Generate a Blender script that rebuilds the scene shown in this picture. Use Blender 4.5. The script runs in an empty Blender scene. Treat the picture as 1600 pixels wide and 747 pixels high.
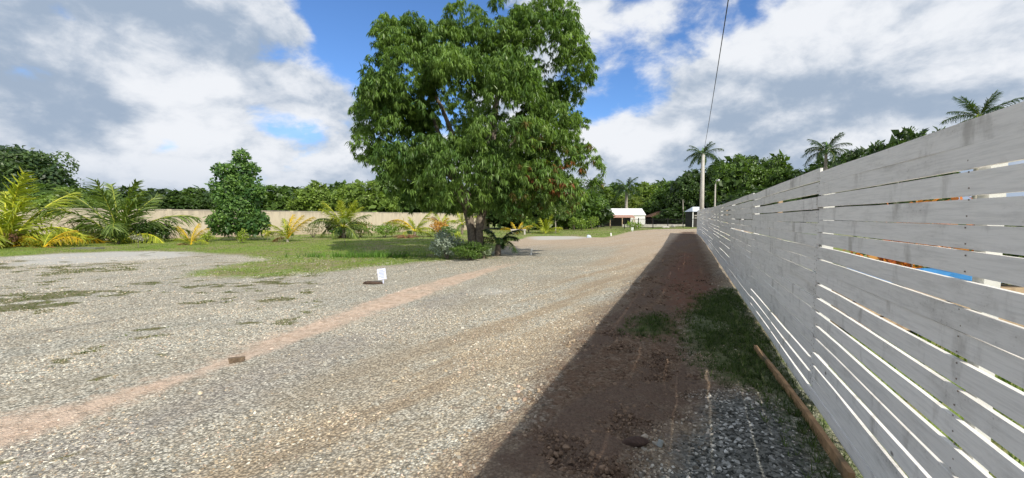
import bpy, math, random
import numpy as np
from mathutils import Vector, Matrix
R = math.radians
sc = bpy.context.scene
COL = sc.collection
rng = np.random.default_rng(11)
random.seed(5)

# ------------------------------------------------------------------ camera
FPX, HOR, EYE = 620.0, 342.0, 1.6
YAW = R(24.2); PITCH = math.atan((373.5-HOR)/FPX)
cam_d = bpy.data.cameras.new('camera'); cam = bpy.data.objects.new('camera', cam_d); COL.objects.link(cam)
cam_d.sensor_width = 36; cam_d.lens = 36*FPX/1600; cam_d.clip_start = 0.05; cam_d.clip_end = 3000
cam.location = (0, 0, EYE); cam.rotation_euler = (math.pi/2-PITCH, 0, YAW)
sc.camera = cam
RT = np.array([math.cos(YAW), math.sin(YAW)]); FW = np.array([-math.sin(YAW), math.cos(YAW)])

def ray(px, py):
    a = (px-800)/FPX; b = (373.5-py)/FPX
    f = math.cos(PITCH) + b*math.sin(PITCH); z = -math.sin(PITCH) + b*math.cos(PITCH)
    return Vector((RT[0]*a+FW[0]*f, RT[1]*a+FW[1]*f, z))
def smooth(a, b, x):
    t = np.clip((np.asarray(x, dtype=float)-a)/(b-a), 0, 1); return t*t*(3-2*t)
def vnoise(x, y, s=0):
    x = np.asarray(x, dtype=float); y = np.asarray(y, dtype=float)
    xi = np.floor(x); yi = np.floor(y); fx = x-xi; fy = y-yi
    fx = fx*fx*(3-2*fx); fy = fy*fy*(3-2*fy)
    def h(a, b):
        v = np.sin(a*127.1+b*311.7+s*74.7)*43758.5453; return v-np.floor(v)
    return (h(xi, yi)*(1-fx)+h(xi+1, yi)*fx)*(1-fy)+(h(xi, yi+1)*(1-fx)+h(xi+1, yi+1)*fx)*fy
def fbm(x, y, s=0, o=4):
    v = 0; a = .5
    for i in range(o):
        v = v+a*vnoise(x*2**i, y*2**i, s+i); a *= .5
    return v/(1-.5**o)
def gz(x, y):
    x = np.asarray(x, dtype=float); y = np.asarray(y, dtype=float)
    base = .26*smooth(12, 40, y)*smooth(-9, -1, x)
    n = .05*(fbm(x*.35+9, y*.35, 3, 3)-.5) + .026*(fbm(x*1.7, y*1.7, 5, 4)-.5)
    rut = -.05*np.exp(-((x+.15-.12*np.sin(y*.5))/.28)**2)*smooth(1, 3, y)*smooth(13, 9, y)
    return base+n*smooth(200, 60, np.hypot(x, y))+rut
def G(px, py):
    d = ray(px, py); t = -EYE/d.z
    for i in range(4):
        t = (float(gz(d.x*t, d.y*t))-EYE)/d.z
    return (d.x*t, d.y*t)
def P(px, Z):
    X = (px-800)/FPX*Z; return (X*RT[0]+Z*FW[0], X*RT[1]+Z*FW[1])
def HZ(py, Z): return EYE+(HOR-py)/FPX*Z
def at(px, Z):
    x, y = P(px, Z); return (x, y, float(gz(x, y))-.02)

# ------------------------------------------------------------------ light
SUN_DIR = Vector((.83, -.557, 0)).normalized(); SUN_EL = R(37)
toward = Vector((SUN_DIR.x*math.cos(SUN_EL), SUN_DIR.y*math.cos(SUN_EL), math.sin(SUN_EL)))
sl = bpy.data.lights.new('sun', 'SUN'); sl.energy = 5.0; sl.angle = R(.53); sl.color = (1, .94, .83)
so = bpy.data.objects.new('sun', sl); COL.objects.link(so); so.rotation_euler = toward.to_track_quat('Z', 'Y').to_euler()
so.location = (0, 0, 60)
sc.view_settings.view_transform = 'Standard'; sc.view_settings.look = 'None'
sc.view_settings.exposure = 0; sc.view_settings.gamma = 1
sc.render.engine = 'CYCLES'
sc.cycles.max_bounces = 6; sc.cycles.transparent_max_bounces = 6

class NT:
    def __init__(s, tree):
        s.t = tree; tree.nodes.clear()
    def n(s, typ, ins=None, **kw):
        nd = s.t.nodes.new(typ)
        for k, v in kw.items(): setattr(nd, k, v)
        for k, v in (ins or {}).items():
            if hasattr(v, 'links'): s.t.links.new(v, nd.inputs[k])
            else: nd.inputs[k].default_value = v
        return nd
    def m(s, op, a, b=0., c=0., clamp=False):
        return s.n('ShaderNodeMath', {0: a, 1: b, 2: c}, operation=op, use_clamp=clamp).outputs[0]
    def v(s, op, a, b=(0, 0, 0)):
        nd = s.n('ShaderNodeVectorMath', {0: a, 1: b}, operation=op)
        return nd.outputs['Value'] if op in ('DOT_PRODUCT', 'DISTANCE', 'LENGTH') else nd.outputs[0]
    def scale(s, a, f):
        nd = s.n('ShaderNodeVectorMath', {0: a, 3: f}, operation='SCALE'); return nd.outputs[0]
    def ss(s, x, a, b, lo=0., hi=1.):
        return s.n('ShaderNodeMapRange', {0: x, 1: a, 2: b, 3: lo, 4: hi}, interpolation_type='SMOOTHSTEP').outputs[0]
    def mr(s, x, a, b, lo=0., hi=1.):
        return s.n('ShaderNodeMapRange', {0: x, 1: a, 2: b, 3: lo, 4: hi}).outputs[0]
    def noise(s, vec, scale, detail=4., rough=.55, dist=0.):
        return s.n('ShaderNodeTexNoise', {'Vector': vec, 'Scale': scale, 'Detail': detail, 'Roughness': rough, 'Distortion': dist}).outputs[0]
    def mix(s, f, a, b, blend='MIX'):
        nd = s.n('ShaderNodeMix', data_type='RGBA', blend_type=blend)
        for k, v in ((0, f), (6, a), (7, b)):
            if hasattr(v, 'links'): s.t.links.new(v, nd.inputs[k])
            else: nd.inputs[k].default_value = v if k == 0 or len(v) == 4 else (*v, 1)
        return nd.outputs[2]

# ------------------------------------------------------------------ sky
world = bpy.data.worlds.new('World'); sc.world = world; world.use_nodes = True
N = NT(world.node_tree)
D = N.n('ShaderNodeTexCoord').outputs['Generated']
sky = N.n('ShaderNodeTexSky', sky_type='NISHITA', sun_disc=False, sun_elevation=SUN_EL,
          sun_rotation=math.atan2(SUN_DIR.x, SUN_DIR.y), air_density=1.0, dust_density=.3, ozone_density=3.5)
sep = N.n('ShaderNodeSeparateXYZ', {0: D})
zz = N.m('ADD', N.m('MAXIMUM', sep.outputs[2], 0.), .42)
pl = N.n('ShaderNodeCombineXYZ', {0: N.m('DIVIDE', sep.outputs[0], zz), 1: N.m('DIVIDE', sep.outputs[1], zz), 2: .3}).outputs[0]
wv = N.n('ShaderNodeTexNoise', {'Vector': pl, 'Scale': .9, 'Detail': 3.}).outputs[1]
pl2 = N.v('ADD', pl, N.scale(wv, .35))
q3 = N.v('ADD', N.v('MULTIPLY', D, (1, 1, 1.7)), N.scale(N.n('ShaderNodeTexNoise', {'Vector': D, 'Scale': 2.2, 'Detail': 4.}).outputs[1], .22))
n1 = N.noise(q3, 3.6, 12., .58)
off = N.v('ADD', pl2, (SUN_DIR.x*.09, SUN_DIR.y*.09, .07))
n2 = N.noise(N.v('ADD', q3, (SUN_DIR.x*.02, SUN_DIR.y*.02, .065)), 3.6, 8., .56)
big = N.noise(N.v('ADD', pl, (7.3, 2.1, 0)), 1.0, 4., .5)
fine = N.noise(N.v('MULTIPLY', D, (1, 1, 1.5)), 9., 10., .60, .3)
def blob(px, py, rx, sx=1.0):
    c = ray(px, py).normalized()
    dd = N.scale(N.v('MULTIPLY', N.v('SUBTRACT', D, tuple(c)), (1, 1, sx)), 1.)
    return N.ss(N.v('LENGTH', dd), rx*.35, rx, 1., 0.)
dens = N.m('ADD', N.m('MULTIPLY', n1, 1.0), .135)
dens = N.m('ADD', dens, N.m('MULTIPLY', N.m('SUBTRACT', fine, .5), .34))
for (px, py, r, sx, a) in [(560, 45, .17, .8, -.36), (690, 60, .2, 1.0, -.42), (640, 10, .22, 1, -.32), (400, 68, .1, 1.6, -.22), (440, 190, .11, 2, -.16), (245, 222, .05, 1.5, -.14),
                        (960, 85, .16, 1.0, -.12), (1105, 50, .11, .9, -.2), (1195, 4, .06, 1, -.2), (1010, 130, .1, 1, -.12), (70, 118, .07, 2, -.16), (30, 35, .12, 1.5, -.2), (60, 130, .08, 2, -.14),
                        (270, 130, .26, 1, .14), (130, 60, .26, 1, .16), (1300, 100, .42, 1, .15), (480, 150, .13, 2, .12), (950, 25, .1, 2, .16), (880, 5, .12, 2, .1),
                        (460, 50, .05, 1, .1), (1000, 220, .2, 2, .1), (300, 30, .2, 2, .12), (120, 8, .05, 1, -.2)]:
    dens = N.m('ADD', dens, N.m('MULTIPLY', blob(px, py, r, sx), a))
alpha = N.ss(dens, .44, .63)
hzw = N.ss(sep.outputs[2], .03, .26, .97, 0.)
alpha = N.m('MAXIMUM', alpha, hzw)
lit = N.m('ADD', N.m('MULTIPLY', N.m('SUBTRACT', n1, n2), 4.8), .57)
lit = N.m('ADD', lit, N.m('MULTIPLY', N.m('SUBTRACT', big, .5), -1.2))
lit = N.m('ADD', lit, N.m('MULTIPLY', N.m('SUBTRACT', fine, .5), 1.5))
for (px, py, r, sx, a) in [(270, 120, .17, 1, .42), (300, 190, .14, 1, .35), (80, 60, .24, 1.6, -.26), (90, 195, .19, 2, -.3), (350, 40, .15, 2.0, -.3), (1230, 165, .3, 1.8, -.42), (1180, 70, .15, 1, .26),
                        (970, 170, .13, 1.2, .35), (500, 140, .17, 1.6, .32), (480, 240, .16, 1.5, .28), (940, 20, .15, 1.4, .15), (1350, 40, .2, 1, .1), (1500, 130, .25, 1.5, .06), (40, 160, .12, 2, .15)]:
    lit = N.m('ADD', lit, N.m('MULTIPLY', blob(px, py, r, sx), a))
lit = N.ss(lit, -.15, 1.25)
ccol = N.mix(lit, (.37, .46, .59), (.88, .905, .95))
ccol = N.mix(N.ss(sep.outputs[2], 0., .16, .55, 0.), ccol, (.47, .56, .70))
bs = N.n('ShaderNodeBackground', {0: N.mix(1., sky.outputs[0], (.72, .94, 1.2), 'MULTIPLY'), 1: .15})
bc = N.n('ShaderNodeBackground', {0: ccol, 1: 1.0})
ms = N.n('ShaderNodeMixShader', {0: alpha, 1: bs.outputs[0], 2: bc.outputs[0]})
wo = N.n('ShaderNodeOutputWorld', {0: ms.outputs[0]})
world.cycles.sampling_method = 'MANUAL'; world.cycles.sample_map_resolution = 512

# ------------------------------------------------------------------ helpers
def setp(o, label=None, cat=None, group=None, kind=None):
    if label: o['label'] = label
    if cat: o['category'] = cat
    if group: o['group'] = group
    if kind: o['kind'] = kind
    return o
def empty(name, loc, rz=0, label=None, cat=None, group=None):
    o = bpy.data.objects.new(name, None); COL.objects.link(o); o.location = loc; o.rotation_euler = (0, 0, rz)
    o.empty_display_size = .2
    return setp(o, label, cat, group)
def link(name, me, parent=None, loc=(0, 0, 0), rot=(0, 0, 0), scale=(1, 1, 1), mat=None):
    o = bpy.data.objects.new(name, me); COL.objects.link(o); o.location = loc; o.rotation_euler = rot; o.scale = scale
    if parent: o.parent = parent
    if mat:
        if not me.materials: me.materials.append(mat)
        elif me.materials[0] != mat:
            o.material_slots[0].link = 'OBJECT'; o.material_slots[0].material = mat
    return o
def mesh(name, V, F, mat=None, col=None, smooth_=False, mats=None, fm=None):
    me = bpy.data.meshes.new(name); V = np.asarray(V, dtype=np.float32)
    if isinstance(F, np.ndarray):
        k = F.shape[1]; me.vertices.add(len(V)); me.vertices.foreach_set('co', V.ravel())
        me.loops.add(F.size); me.loops.foreach_set('vertex_index', F.astype(np.int32).ravel())
        me.polygons.add(len(F)); me.polygons.foreach_set('loop_start', np.arange(0, F.size, k, dtype=np.int32))
        me.update(calc_edges=True)
    else:
        me.from_pydata(V.tolist(), [], F)
    if col is not None:
        a = me.attributes.new('col', 'FLOAT_COLOR', 'POINT')
        a.data.foreach_set('color', np.c_[col, np.ones(len(V))].astype(np.float32).ravel())
    if mat: me.materials.append(mat)
    if smooth_: me.polygons.foreach_set('use_smooth', np.ones(len(me.polygons), dtype=bool))
    return me
def batch(T, F, M, pos, col=None):
    # place template T (v,3), F (f,k) at N places with 3x3 matrices M
    n = len(pos); V = np.einsum('nij,vj->nvi', M, T)+pos[:, None, :]
    FF = F[None]+(np.arange(n)*len(T))[:, None, None]
    c = None if col is None else np.repeat(col, len(T), axis=0)
    return V.reshape(-1, 3), FF.reshape(-1, F.shape[1]), c
def joinb(parts):
    V = []; F = []; C = []; o = 0
    for v, f, c in parts:
        V.append(v); F.append(f+o); C.append(c); o += len(v)
    return np.concatenate(V), np.concatenate(F), np.concatenate(C)
def boxes(L):
    """L of (cx,cy,cz,sx,sy,sz[,rz]) -> V,F lists"""
    V = []; F = []
    for b in L:
        cx, cy, cz, sx, sy, sz = b[:6]; rz = b[6] if len(b) > 6 else 0; o = len(V); c, s = math.cos(rz), math.sin(rz)
        for dz in (-.5, .5):
            for dx, dy in ((-.5, -.5), (.5, -.5), (.5, .5), (-.5, .5)):
                x, y = dx*sx, dy*sy; V.append((cx+x*c-y*s, cy+x*s+y*c, cz+dz*sz))
        F += [[o+3, o+2, o+1, o], [o+4, o+5, o+6, o+7], [o, o+1, o+5, o+4], [o+1, o+2, o+6, o+5], [o+2, o+3, o+7, o+6], [o+3, o, o+4, o+7]]
    return V, F
def bmesh_box(name, L, mat): V, F = boxes(L); return mesh(name, V, F, mat)
def tube(path, rad, n=8, seed=0, rough=0.0):
    path = [Vector(p) for p in path]; V = []; F = []; rr = random.Random(seed)
    for i, p in enumerate(path):
        d = (path[min(i+1, len(path)-1)]-path[max(i-1, 0)]).normalized()
        a = d.cross(Vector((.3, 1, .1))).normalized(); b = d.cross(a)
        for k in range(n):
            t = 2*math.pi*k/n; r = rad[i]*(1+rough*(rr.random()-.5)*2)
            V.append(tuple(p+(a*math.cos(t)+b*math.sin(t))*r))
    for i in range(len(path)-1):
        for k in range(n):
            F.append([i*n+k, i*n+(k+1) % n, (i+1)*n+(k+1) % n, (i+1)*n+k])
    F.append(list(range(n))[::-1]); F.append([(len(path)-1)*n+k for k in range(n)])
    return V, F
def addVF(A, B):
    o = len(A[0]); A[0].extend(B[0]); A[1].extend([[i+o for i in f] for f in B[1]])

def pmat(name):
    m = bpy.data.materials.new(name); m.use_nodes = True; return m, NT(m.node_tree)
def finish(N, color, rough=.8, bump=None, bs=.3, bd=.02, spec=.3, metal=0., trans=None, tcol=None):
    p = N.n('ShaderNodeBsdfPrincipled', {'Base Color': color if hasattr(color, 'links') else (*color, 1), 'Roughness': rough, 'Specular IOR Level': spec, 'Metallic': metal})
    if bump is not None:
        b = N.n('ShaderNodeBump', {'Height': bump, 'Strength': bs, 'Distance': bd}); N.t.links.new(b.outputs[0], p.inputs['Normal'])
    out = p.outputs[0]
    if trans:
        t = N.n('ShaderNodeBsdfTranslucent', {0: tcol}); out = N.n('ShaderNodeMixShader', {0: trans, 1: out, 2: t.outputs[0]}).outputs[0]
    N.n('ShaderNodeOutputMaterial', {0: out})
def simple(name, c, rough=.8, var=.25, scale=6., bump=.2, metal=0., spec=.3, dirt=None, bd=.01):
    m, N = pmat(name); oc = N.n('ShaderNodeTexCoord').outputs['Object']
    n = N.noise(oc, scale, 6., .6); f = N.mr(n, .3, .7, 1-var, 1+var)
    cc = N.mix(1., (*c, 1), N.n('ShaderNodeCombineXYZ', {0: f, 1: f, 2: f}).outputs[0], 'MULTIPLY')
    if dirt: cc = N.mix(N.ss(N.noise(oc, scale*.35, 5., .6), .5, .68), cc, (*dirt, 1))
    finish(N, cc, rough, n, bump, bd, spec, metal); return m
def leafmat(name, rough=.45, trans=.22, spec=.4, tint=(1.3, 1.35, .5)):
    m, N = pmat(name)
    c = N.n('ShaderNodeAttribute', attribute_name='col').outputs[0]
    geo = N.n('ShaderNodeNewGeometry'); rp = N.mr(geo.outputs['Random Per Island'], 0, 1, .72, 1.3)
    c2 = N.mix(1., c, N.n('ShaderNodeCombineXYZ', {0: rp, 1: rp, 2: rp}).outputs[0], 'MULTIPLY')
    t = N.mix(1., c2, (*[v*1.15 for v in tint], 1), 'MULTIPLY')
    finish(N, c2, rough, spec=spec, trans=trans, tcol=t); return m
M_leaf = leafmat('leaf_surface', .42, .34)
M_dry = leafmat('dry_leaf_surface', .8, .12, .15, (1.2, 1., .6))
M_grass = leafmat('grass_blade_surface', .6, .3, .25)
M_bark = simple('grey_brown_bark', (.20, .165, .13), .9, .5, 9., .9, dirt=(.10, .085, .06), bd=.03)
M_pbark = simple('pale_palm_bark', (.36, .33, .28), .9, .3, 5., .5, dirt=(.22, .2, .17))
M_greenshaft = simple('green_crownshaft', (.16, .30, .08), .5, .2, 3., .1)

# ------------------------------------------------------------------ ground masks
def poly(pts): return np.array([G(*p) for p in pts])
def sdf(poly_, x, y):
    x = x.ravel(); y = y.ravel(); d = np.full(x.shape, 1e9); ins = np.zeros(x.shape, bool); n = len(poly_)
    for i in range(n):
        ax, ay = poly_[i]; bx, by = poly_[(i+1) % n]; ex, ey = bx-ax, by-ay
        t = np.clip(((x-ax)*ex+(y-ay)*ey)/(ex*ex+ey*ey+1e-12), 0, 1)
        d = np.minimum(d, (x-ax-t*ex)**2+(y-ay-t*ey)**2)
        with np.errstate(divide='ignore', invalid='ignore'):
            c = ((ay > y) != (by > y)) & (x < (bx-ax)*(y-ay)/(by-ay+1e-15)+ax)
        ins ^= c
    return np.sqrt(d)*np.where(ins, 1, -1)
def mask(poly_, x, y, soft): return np.clip(.5+sdf(poly_, x, y)/(2*soft), 0, 1)
lawn = poly([(0, 402), (100, 396), (200, 392), (290, 393), (390, 400), (410, 406), (300, 427), (290, 434), (360, 436), (430, 432), (500, 425), (600, 415), (690, 407), (765, 404),
             (778, 390), (800, 377), (825, 369.5), (900, 369), (945, 371), (965, 367), (990, 361), (1020, 358.5), (1075, 358)])
lawn = np.vstack([[P(-620, 17.)], lawn, [P(1120, 62), P(1500, 400), P(800, 600), P(-3500, 300), P(-3500, 16.)]])
behind = np.array([(1.05, -8), (1.05, 20), (.9, 33), (.62, 40), (.62, 41), (30, 60), (200, 200), (200, -8)])
pink = poly([(-160, 770), (0, 702), (150, 650), (250, 612), (330, 580), (400, 557), (480, 528), (560, 500), (640, 471), (700, 449), (760, 427), (850, 403), (905, 389), (880, 391), (800, 409), (690, 436),
             (600, 463), (500, 499), (430, 526), (370, 553), (300, 578), (230, 598), (120, 628), (0, 648), (-150, 680)])
redd = poly([(1046, 470), (1040, 440), (1052, 415), (1066, 395), (1080, 395), (1092, 420), (1112, 440), (1112, 470), (1080, 490)])
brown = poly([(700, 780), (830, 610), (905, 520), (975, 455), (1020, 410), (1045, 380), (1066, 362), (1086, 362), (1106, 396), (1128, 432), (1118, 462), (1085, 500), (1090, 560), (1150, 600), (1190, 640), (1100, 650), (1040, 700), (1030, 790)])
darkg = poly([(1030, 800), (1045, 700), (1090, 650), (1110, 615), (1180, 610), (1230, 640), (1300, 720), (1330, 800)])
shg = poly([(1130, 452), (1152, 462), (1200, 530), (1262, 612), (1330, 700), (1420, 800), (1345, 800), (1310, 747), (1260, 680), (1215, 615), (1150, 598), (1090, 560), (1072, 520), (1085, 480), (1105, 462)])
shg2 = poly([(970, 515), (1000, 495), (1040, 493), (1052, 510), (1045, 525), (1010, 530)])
white = poly([(15, 402), (100, 397), (200, 393.5), (285, 394), (290, 400), (240, 405), (120, 412), (30, 414)])
wpad = poly([(822, 372), (835, 369), (900, 369), (925, 371), (900, 374), (840, 375)])
wdot = poly([(740, 458), (765, 450), (800, 451), (810, 455), (770, 462)])
tan1 = poly([(250, 760), (420, 640), (560, 560), (700, 485), (860, 430), (900, 420), (760, 475), (640, 545), (520, 640), (420, 760)])
grey1 = poly([(-100, 740), (200, 660), (400, 580), (560, 515), (700, 462), (760, 440), (740, 462), (560, 545), (400, 625), (200, 720), (50, 800)])
def masks(x, y):
    shp = np.shape(x); x = np.ravel(x); y = np.ravel(y)
    wx = x+.9*(fbm(x*.6, y*.6, 1)-.5)+.4*(fbm(x*2.3, y*2.3, 14)-.5); wy = y+.9*(fbm(x*.6+50, y*.6, 2)-.5)+.4*(fbm(x*2.3+20, y*2.3, 15)-.5)
    sx = x+.25*(fbm(x*2, y*2, 7)-.5); sy = y+.25*(fbm(x*2+30, y*2, 8)-.5)
    m = {}
    m['grass'] = np.maximum(mask(lawn, wx, wy, .7)*(.72+.55*(fbm(x*.5, y*.5, 21)-.2)), mask(behind, sx, sy, .1)*.8)
    m['grass'] = np.clip(m['grass'], 0, 1)
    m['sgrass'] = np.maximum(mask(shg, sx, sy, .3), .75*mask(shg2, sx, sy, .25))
    m['pink'] = np.maximum(mask(pink, x+.2*(sx-x), y+.2*(sy-y), .13)*(.75+.4*smooth(.3, .62, fbm(x*.8, y*.8, 71))), .5*mask(pink, wx, wy, .5))
    m['pink'] = m['pink']*(1-.8*smooth(8.5, 14.5, y-.0*x))
    m['red'] = mask(redd, sx, sy, .3)
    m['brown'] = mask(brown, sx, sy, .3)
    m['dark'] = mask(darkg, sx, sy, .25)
    m['white'] = np.maximum.reduce([mask(white, wx, wy, .5), .8*mask(wpad, wx, wy, .8), .6*mask(wdot, sx, sy, .3)])
    m['tan'] = mask(tan1, wx, wy, .5)
    m['grey'] = mask(grey1, wx, wy, .3)
    cz = x*FW[0]+y*FW[1]; cx = x*RT[0]+y*RT[1]
    lot = smooth(-2.6, -3.6, x)*smooth(26, 18, cz)
    bl = fbm(x*1.3, y*1.3, 31, 4); bl2 = fbm(x*.35, y*.35, 37, 3)
    bs_ = fbm(x*3.2, y*3.2, 33, 3)
    m['moss'] = lot*smooth(.56, .68, .35*bl+.65*bs_+.6*(bl2-.5)-.05*smooth(-6, -3.4, x))
    m['lot'] = lot
    m['moss'] = m['moss']*smooth(-.35, -.6, cx/np.maximum(cz, .5))*(1-m['pink'])
    for k in m: m[k] = m[k].reshape(shp)
    return m
NG = 470
u = np.linspace(-1, 1, NG)
gx = 4.2*np.sinh(5.0*u)-2.2; gy = 4.2*np.sinh(5.0*u)+6.0
X, Y = np.meshgrid(gx, gy); MK = masks(X, Y)
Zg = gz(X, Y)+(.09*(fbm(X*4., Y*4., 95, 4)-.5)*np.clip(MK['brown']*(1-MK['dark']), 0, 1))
V = np.c_[X.ravel(), Y.ravel(), Zg.ravel()]
ii = np.arange(NG*NG).reshape(NG, NG)
F = np.stack([ii[:-1, :-1], ii[:-1, 1:], ii[1:, 1:], ii[1:, :-1]], -1).reshape(-1, 4)
gm = mesh('ground', V, F, smooth_=True)
for nm, ks in (('ma', ('grass', 'pink', 'red', 'brown')), ('mb', ('dark', 'white', 'tan', 'grey')), ('mc', ('moss', 'sgrass', 'lot', 'lot'))):
    a = gm.attributes.new(nm, 'FLOAT_COLOR', 'POINT')
    a.data.foreach_set('color', np.stack([MK[k].ravel() for k in ks], -1).astype(np.float32).ravel())
m, N = pmat('ground_surface')
pos = N.n('ShaderNodeNewGeometry').outputs['Position']
def att(nm):
    a = N.n('ShaderNodeAttribute', attribute_name=nm); s = N.n('ShaderNodeSeparateColor', {0: a.outputs[0]})
    return s.outputs[0], s.outputs[1], s.outputs[2], a.outputs[3]
A = dict(zip(('grass', 'pink', 'red', 'brown', 'dark', 'white', 'tan', 'grey', 'moss', 'sgrass', 'lot', 'x'), att('ma')+att('mb')+att('mc')))
nf = N.noise(pos, 7., 8., .65); nm_ = N.noise(pos, 1.6, 6., .6); nl = N.noise(pos, .35, 4., .5); nff = N.noise(pos, 38., 5., .7)
edge = N.m('MULTIPLY', N.m('SUBTRACT', nf, .5), 1.1)
def em(k, sharp=3., bias=0.):
    return N.m('MULTIPLY_ADD', N.m('ADD', N.m('SUBTRACT', N.m('ADD', A[k], bias), .5), edge), sharp, .5, clamp=True)
def vor(s, ch='Color'):
    v = N.n('ShaderNodeTexVoronoi', {'Vector': pos, 'Scale': s, 'Randomness': 1.}); return v
v1 = vor(46.); v2 = vor(100.); v3 = vor(22.)
s1 = N.n('ShaderNodeSeparateColor', {0: v1.outputs['Color']}); s2 = N.n('ShaderNodeSeparateColor', {0: v2.outputs['Color']}); s3 = N.n('ShaderNodeSeparateColor', {0: v3.outputs['Color']})
# gravel colours: every pebble has its own tone
g_grey = N.mix(N.ss(s1.outputs[0], .1, .95), (.18, .18, .155), (.80, .77, .66)); g_grey = N.mix(N.m('MULTIPLY', s2.outputs[0], .35), g_grey, (.42, .395, .31))
g_tan = N.mix(s1.outputs[1], (.24, .18, .12), (.72, .60, .42))
rv = N.n('ShaderNodeVectorRotate', {'Vector': pos, 'Angle': R(13)}, rotation_type='Z_AXIS').outputs[0]
trk = N.noise(N.v('MULTIPLY', rv, (1.1, .09, 1)), 1.5, 5., .55)
grav = N.mix(N.ss(N.m('MULTIPLY_ADD', trk, .7, N.m('MULTIPLY', nm_, .3)), .40, .58), g_grey, g_tan)
grav = N.mix(N.m('MULTIPLY', N.ss(trk, .49, .60), N.m('MULTIPLY_ADD', A['lot'], -.55, .8)), grav, N.mix(nff, (.30, .23, .155), (.46, .365, .255)))
grav = N.mix(N.m('MULTIPLY', A['lot'], .75), grav, g_grey)
grav = N.mix(N.m('MULTIPLY', em('tan', 1.2), .55), grav, (.33, .265, .185))
grav = N.mix(N.m('MULTIPLY', em('grey', 1.2), .45), grav, N.mix(s2.outputs[1], (.17, .15, .15), (.46, .42, .40)))
dustc = N.mix(nff, (.40, .345, .26), (.56, .49, .38))
grav = N.mix(N.ss(nf, .46, .68, 0.1, .8), grav, dustc)
peb = N.ss(v1.outputs[0], .3, .7, 1.1, .58)
grav = N.mix(1., grav, N.n('ShaderNodeCombineXYZ', {0: peb, 1: peb, 2: peb}).outputs[0], 'MULTIPLY')
far = N.ss(N.n('ShaderNodeSeparateXYZ', {0: pos}).outputs[1], 9., 20., 0., .7)
grav = N.mix(N.m('MULTIPLY', far, N.m('SUBTRACT', 1., A['lot'])), grav, N.mix(s3.outputs[0], (.36, .27, .19), (.58, .46, .34)))
c = grav
pk = N.mix(N.ss(nf, .35, .65), (.46, .33, .24), (.70, .54, .42)); c = N.mix(N.m('MULTIPLY', em('pink', 1.9), N.ss(nm_, .3, .6, .6, .92)), c, pk)
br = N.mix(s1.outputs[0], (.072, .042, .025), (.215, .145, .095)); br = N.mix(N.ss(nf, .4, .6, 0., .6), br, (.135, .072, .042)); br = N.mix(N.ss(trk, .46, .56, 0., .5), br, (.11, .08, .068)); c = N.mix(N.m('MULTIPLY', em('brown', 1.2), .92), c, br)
rd = N.mix(nff, (.13, .055, .035), (.24, .115, .075)); c = N.mix(N.m('MULTIPLY', em('red', 1.3), N.ss(nf, .35, .6, .25, .9)), c, rd)
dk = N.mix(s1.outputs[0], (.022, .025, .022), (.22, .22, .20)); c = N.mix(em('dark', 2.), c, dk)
wh = N.mix(nff, (.42, .41, .38), (.60, .585, .54)); c = N.mix(N.m('MULTIPLY', em('white', 2.), .85), c, wh)
ms_ = N.mix(nf, (.055, .085, .02), (.19, .15, .06)); c = N.mix(N.m('MULTIPLY', em('moss', 4., -.1), .8), c, ms_)
gg = N.mix(N.noise(pos, 2.6, 6., .7), (.09, .16, .03), (.29, .36, .08)); gg = N.mix(N.ss(N.m('MULTIPLY_ADD', nm_, .5, N.m('MULTIPLY', nl, .5)), .45, .56, 0., .8), gg, N.mix(nff, (.22, .19, .10), (.33, .28, .16)))
gg = N.mix(N.ss(nff, .55, .75, 0., .5), gg, (.05, .09, .02))
c = N.mix(em('grass', 3., .08), c, gg)
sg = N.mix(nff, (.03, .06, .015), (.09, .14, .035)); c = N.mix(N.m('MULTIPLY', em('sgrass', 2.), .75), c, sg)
hb = N.m('ADD', N.m('MULTIPLY', N.m('SUBTRACT', 1., v1.outputs[0]), .8), N.m('MULTIPLY', N.m('SUBTRACT', 1., v2.outputs[0]), .4))
hb = N.m('ADD', hb, N.m('MULTIPLY', nf, 1.6))
finish(N, c, .93, hb, .75, .022, .15)
gm.materials.append(m)
g = link('ground', gm); setp(g, kind='structure')

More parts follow.
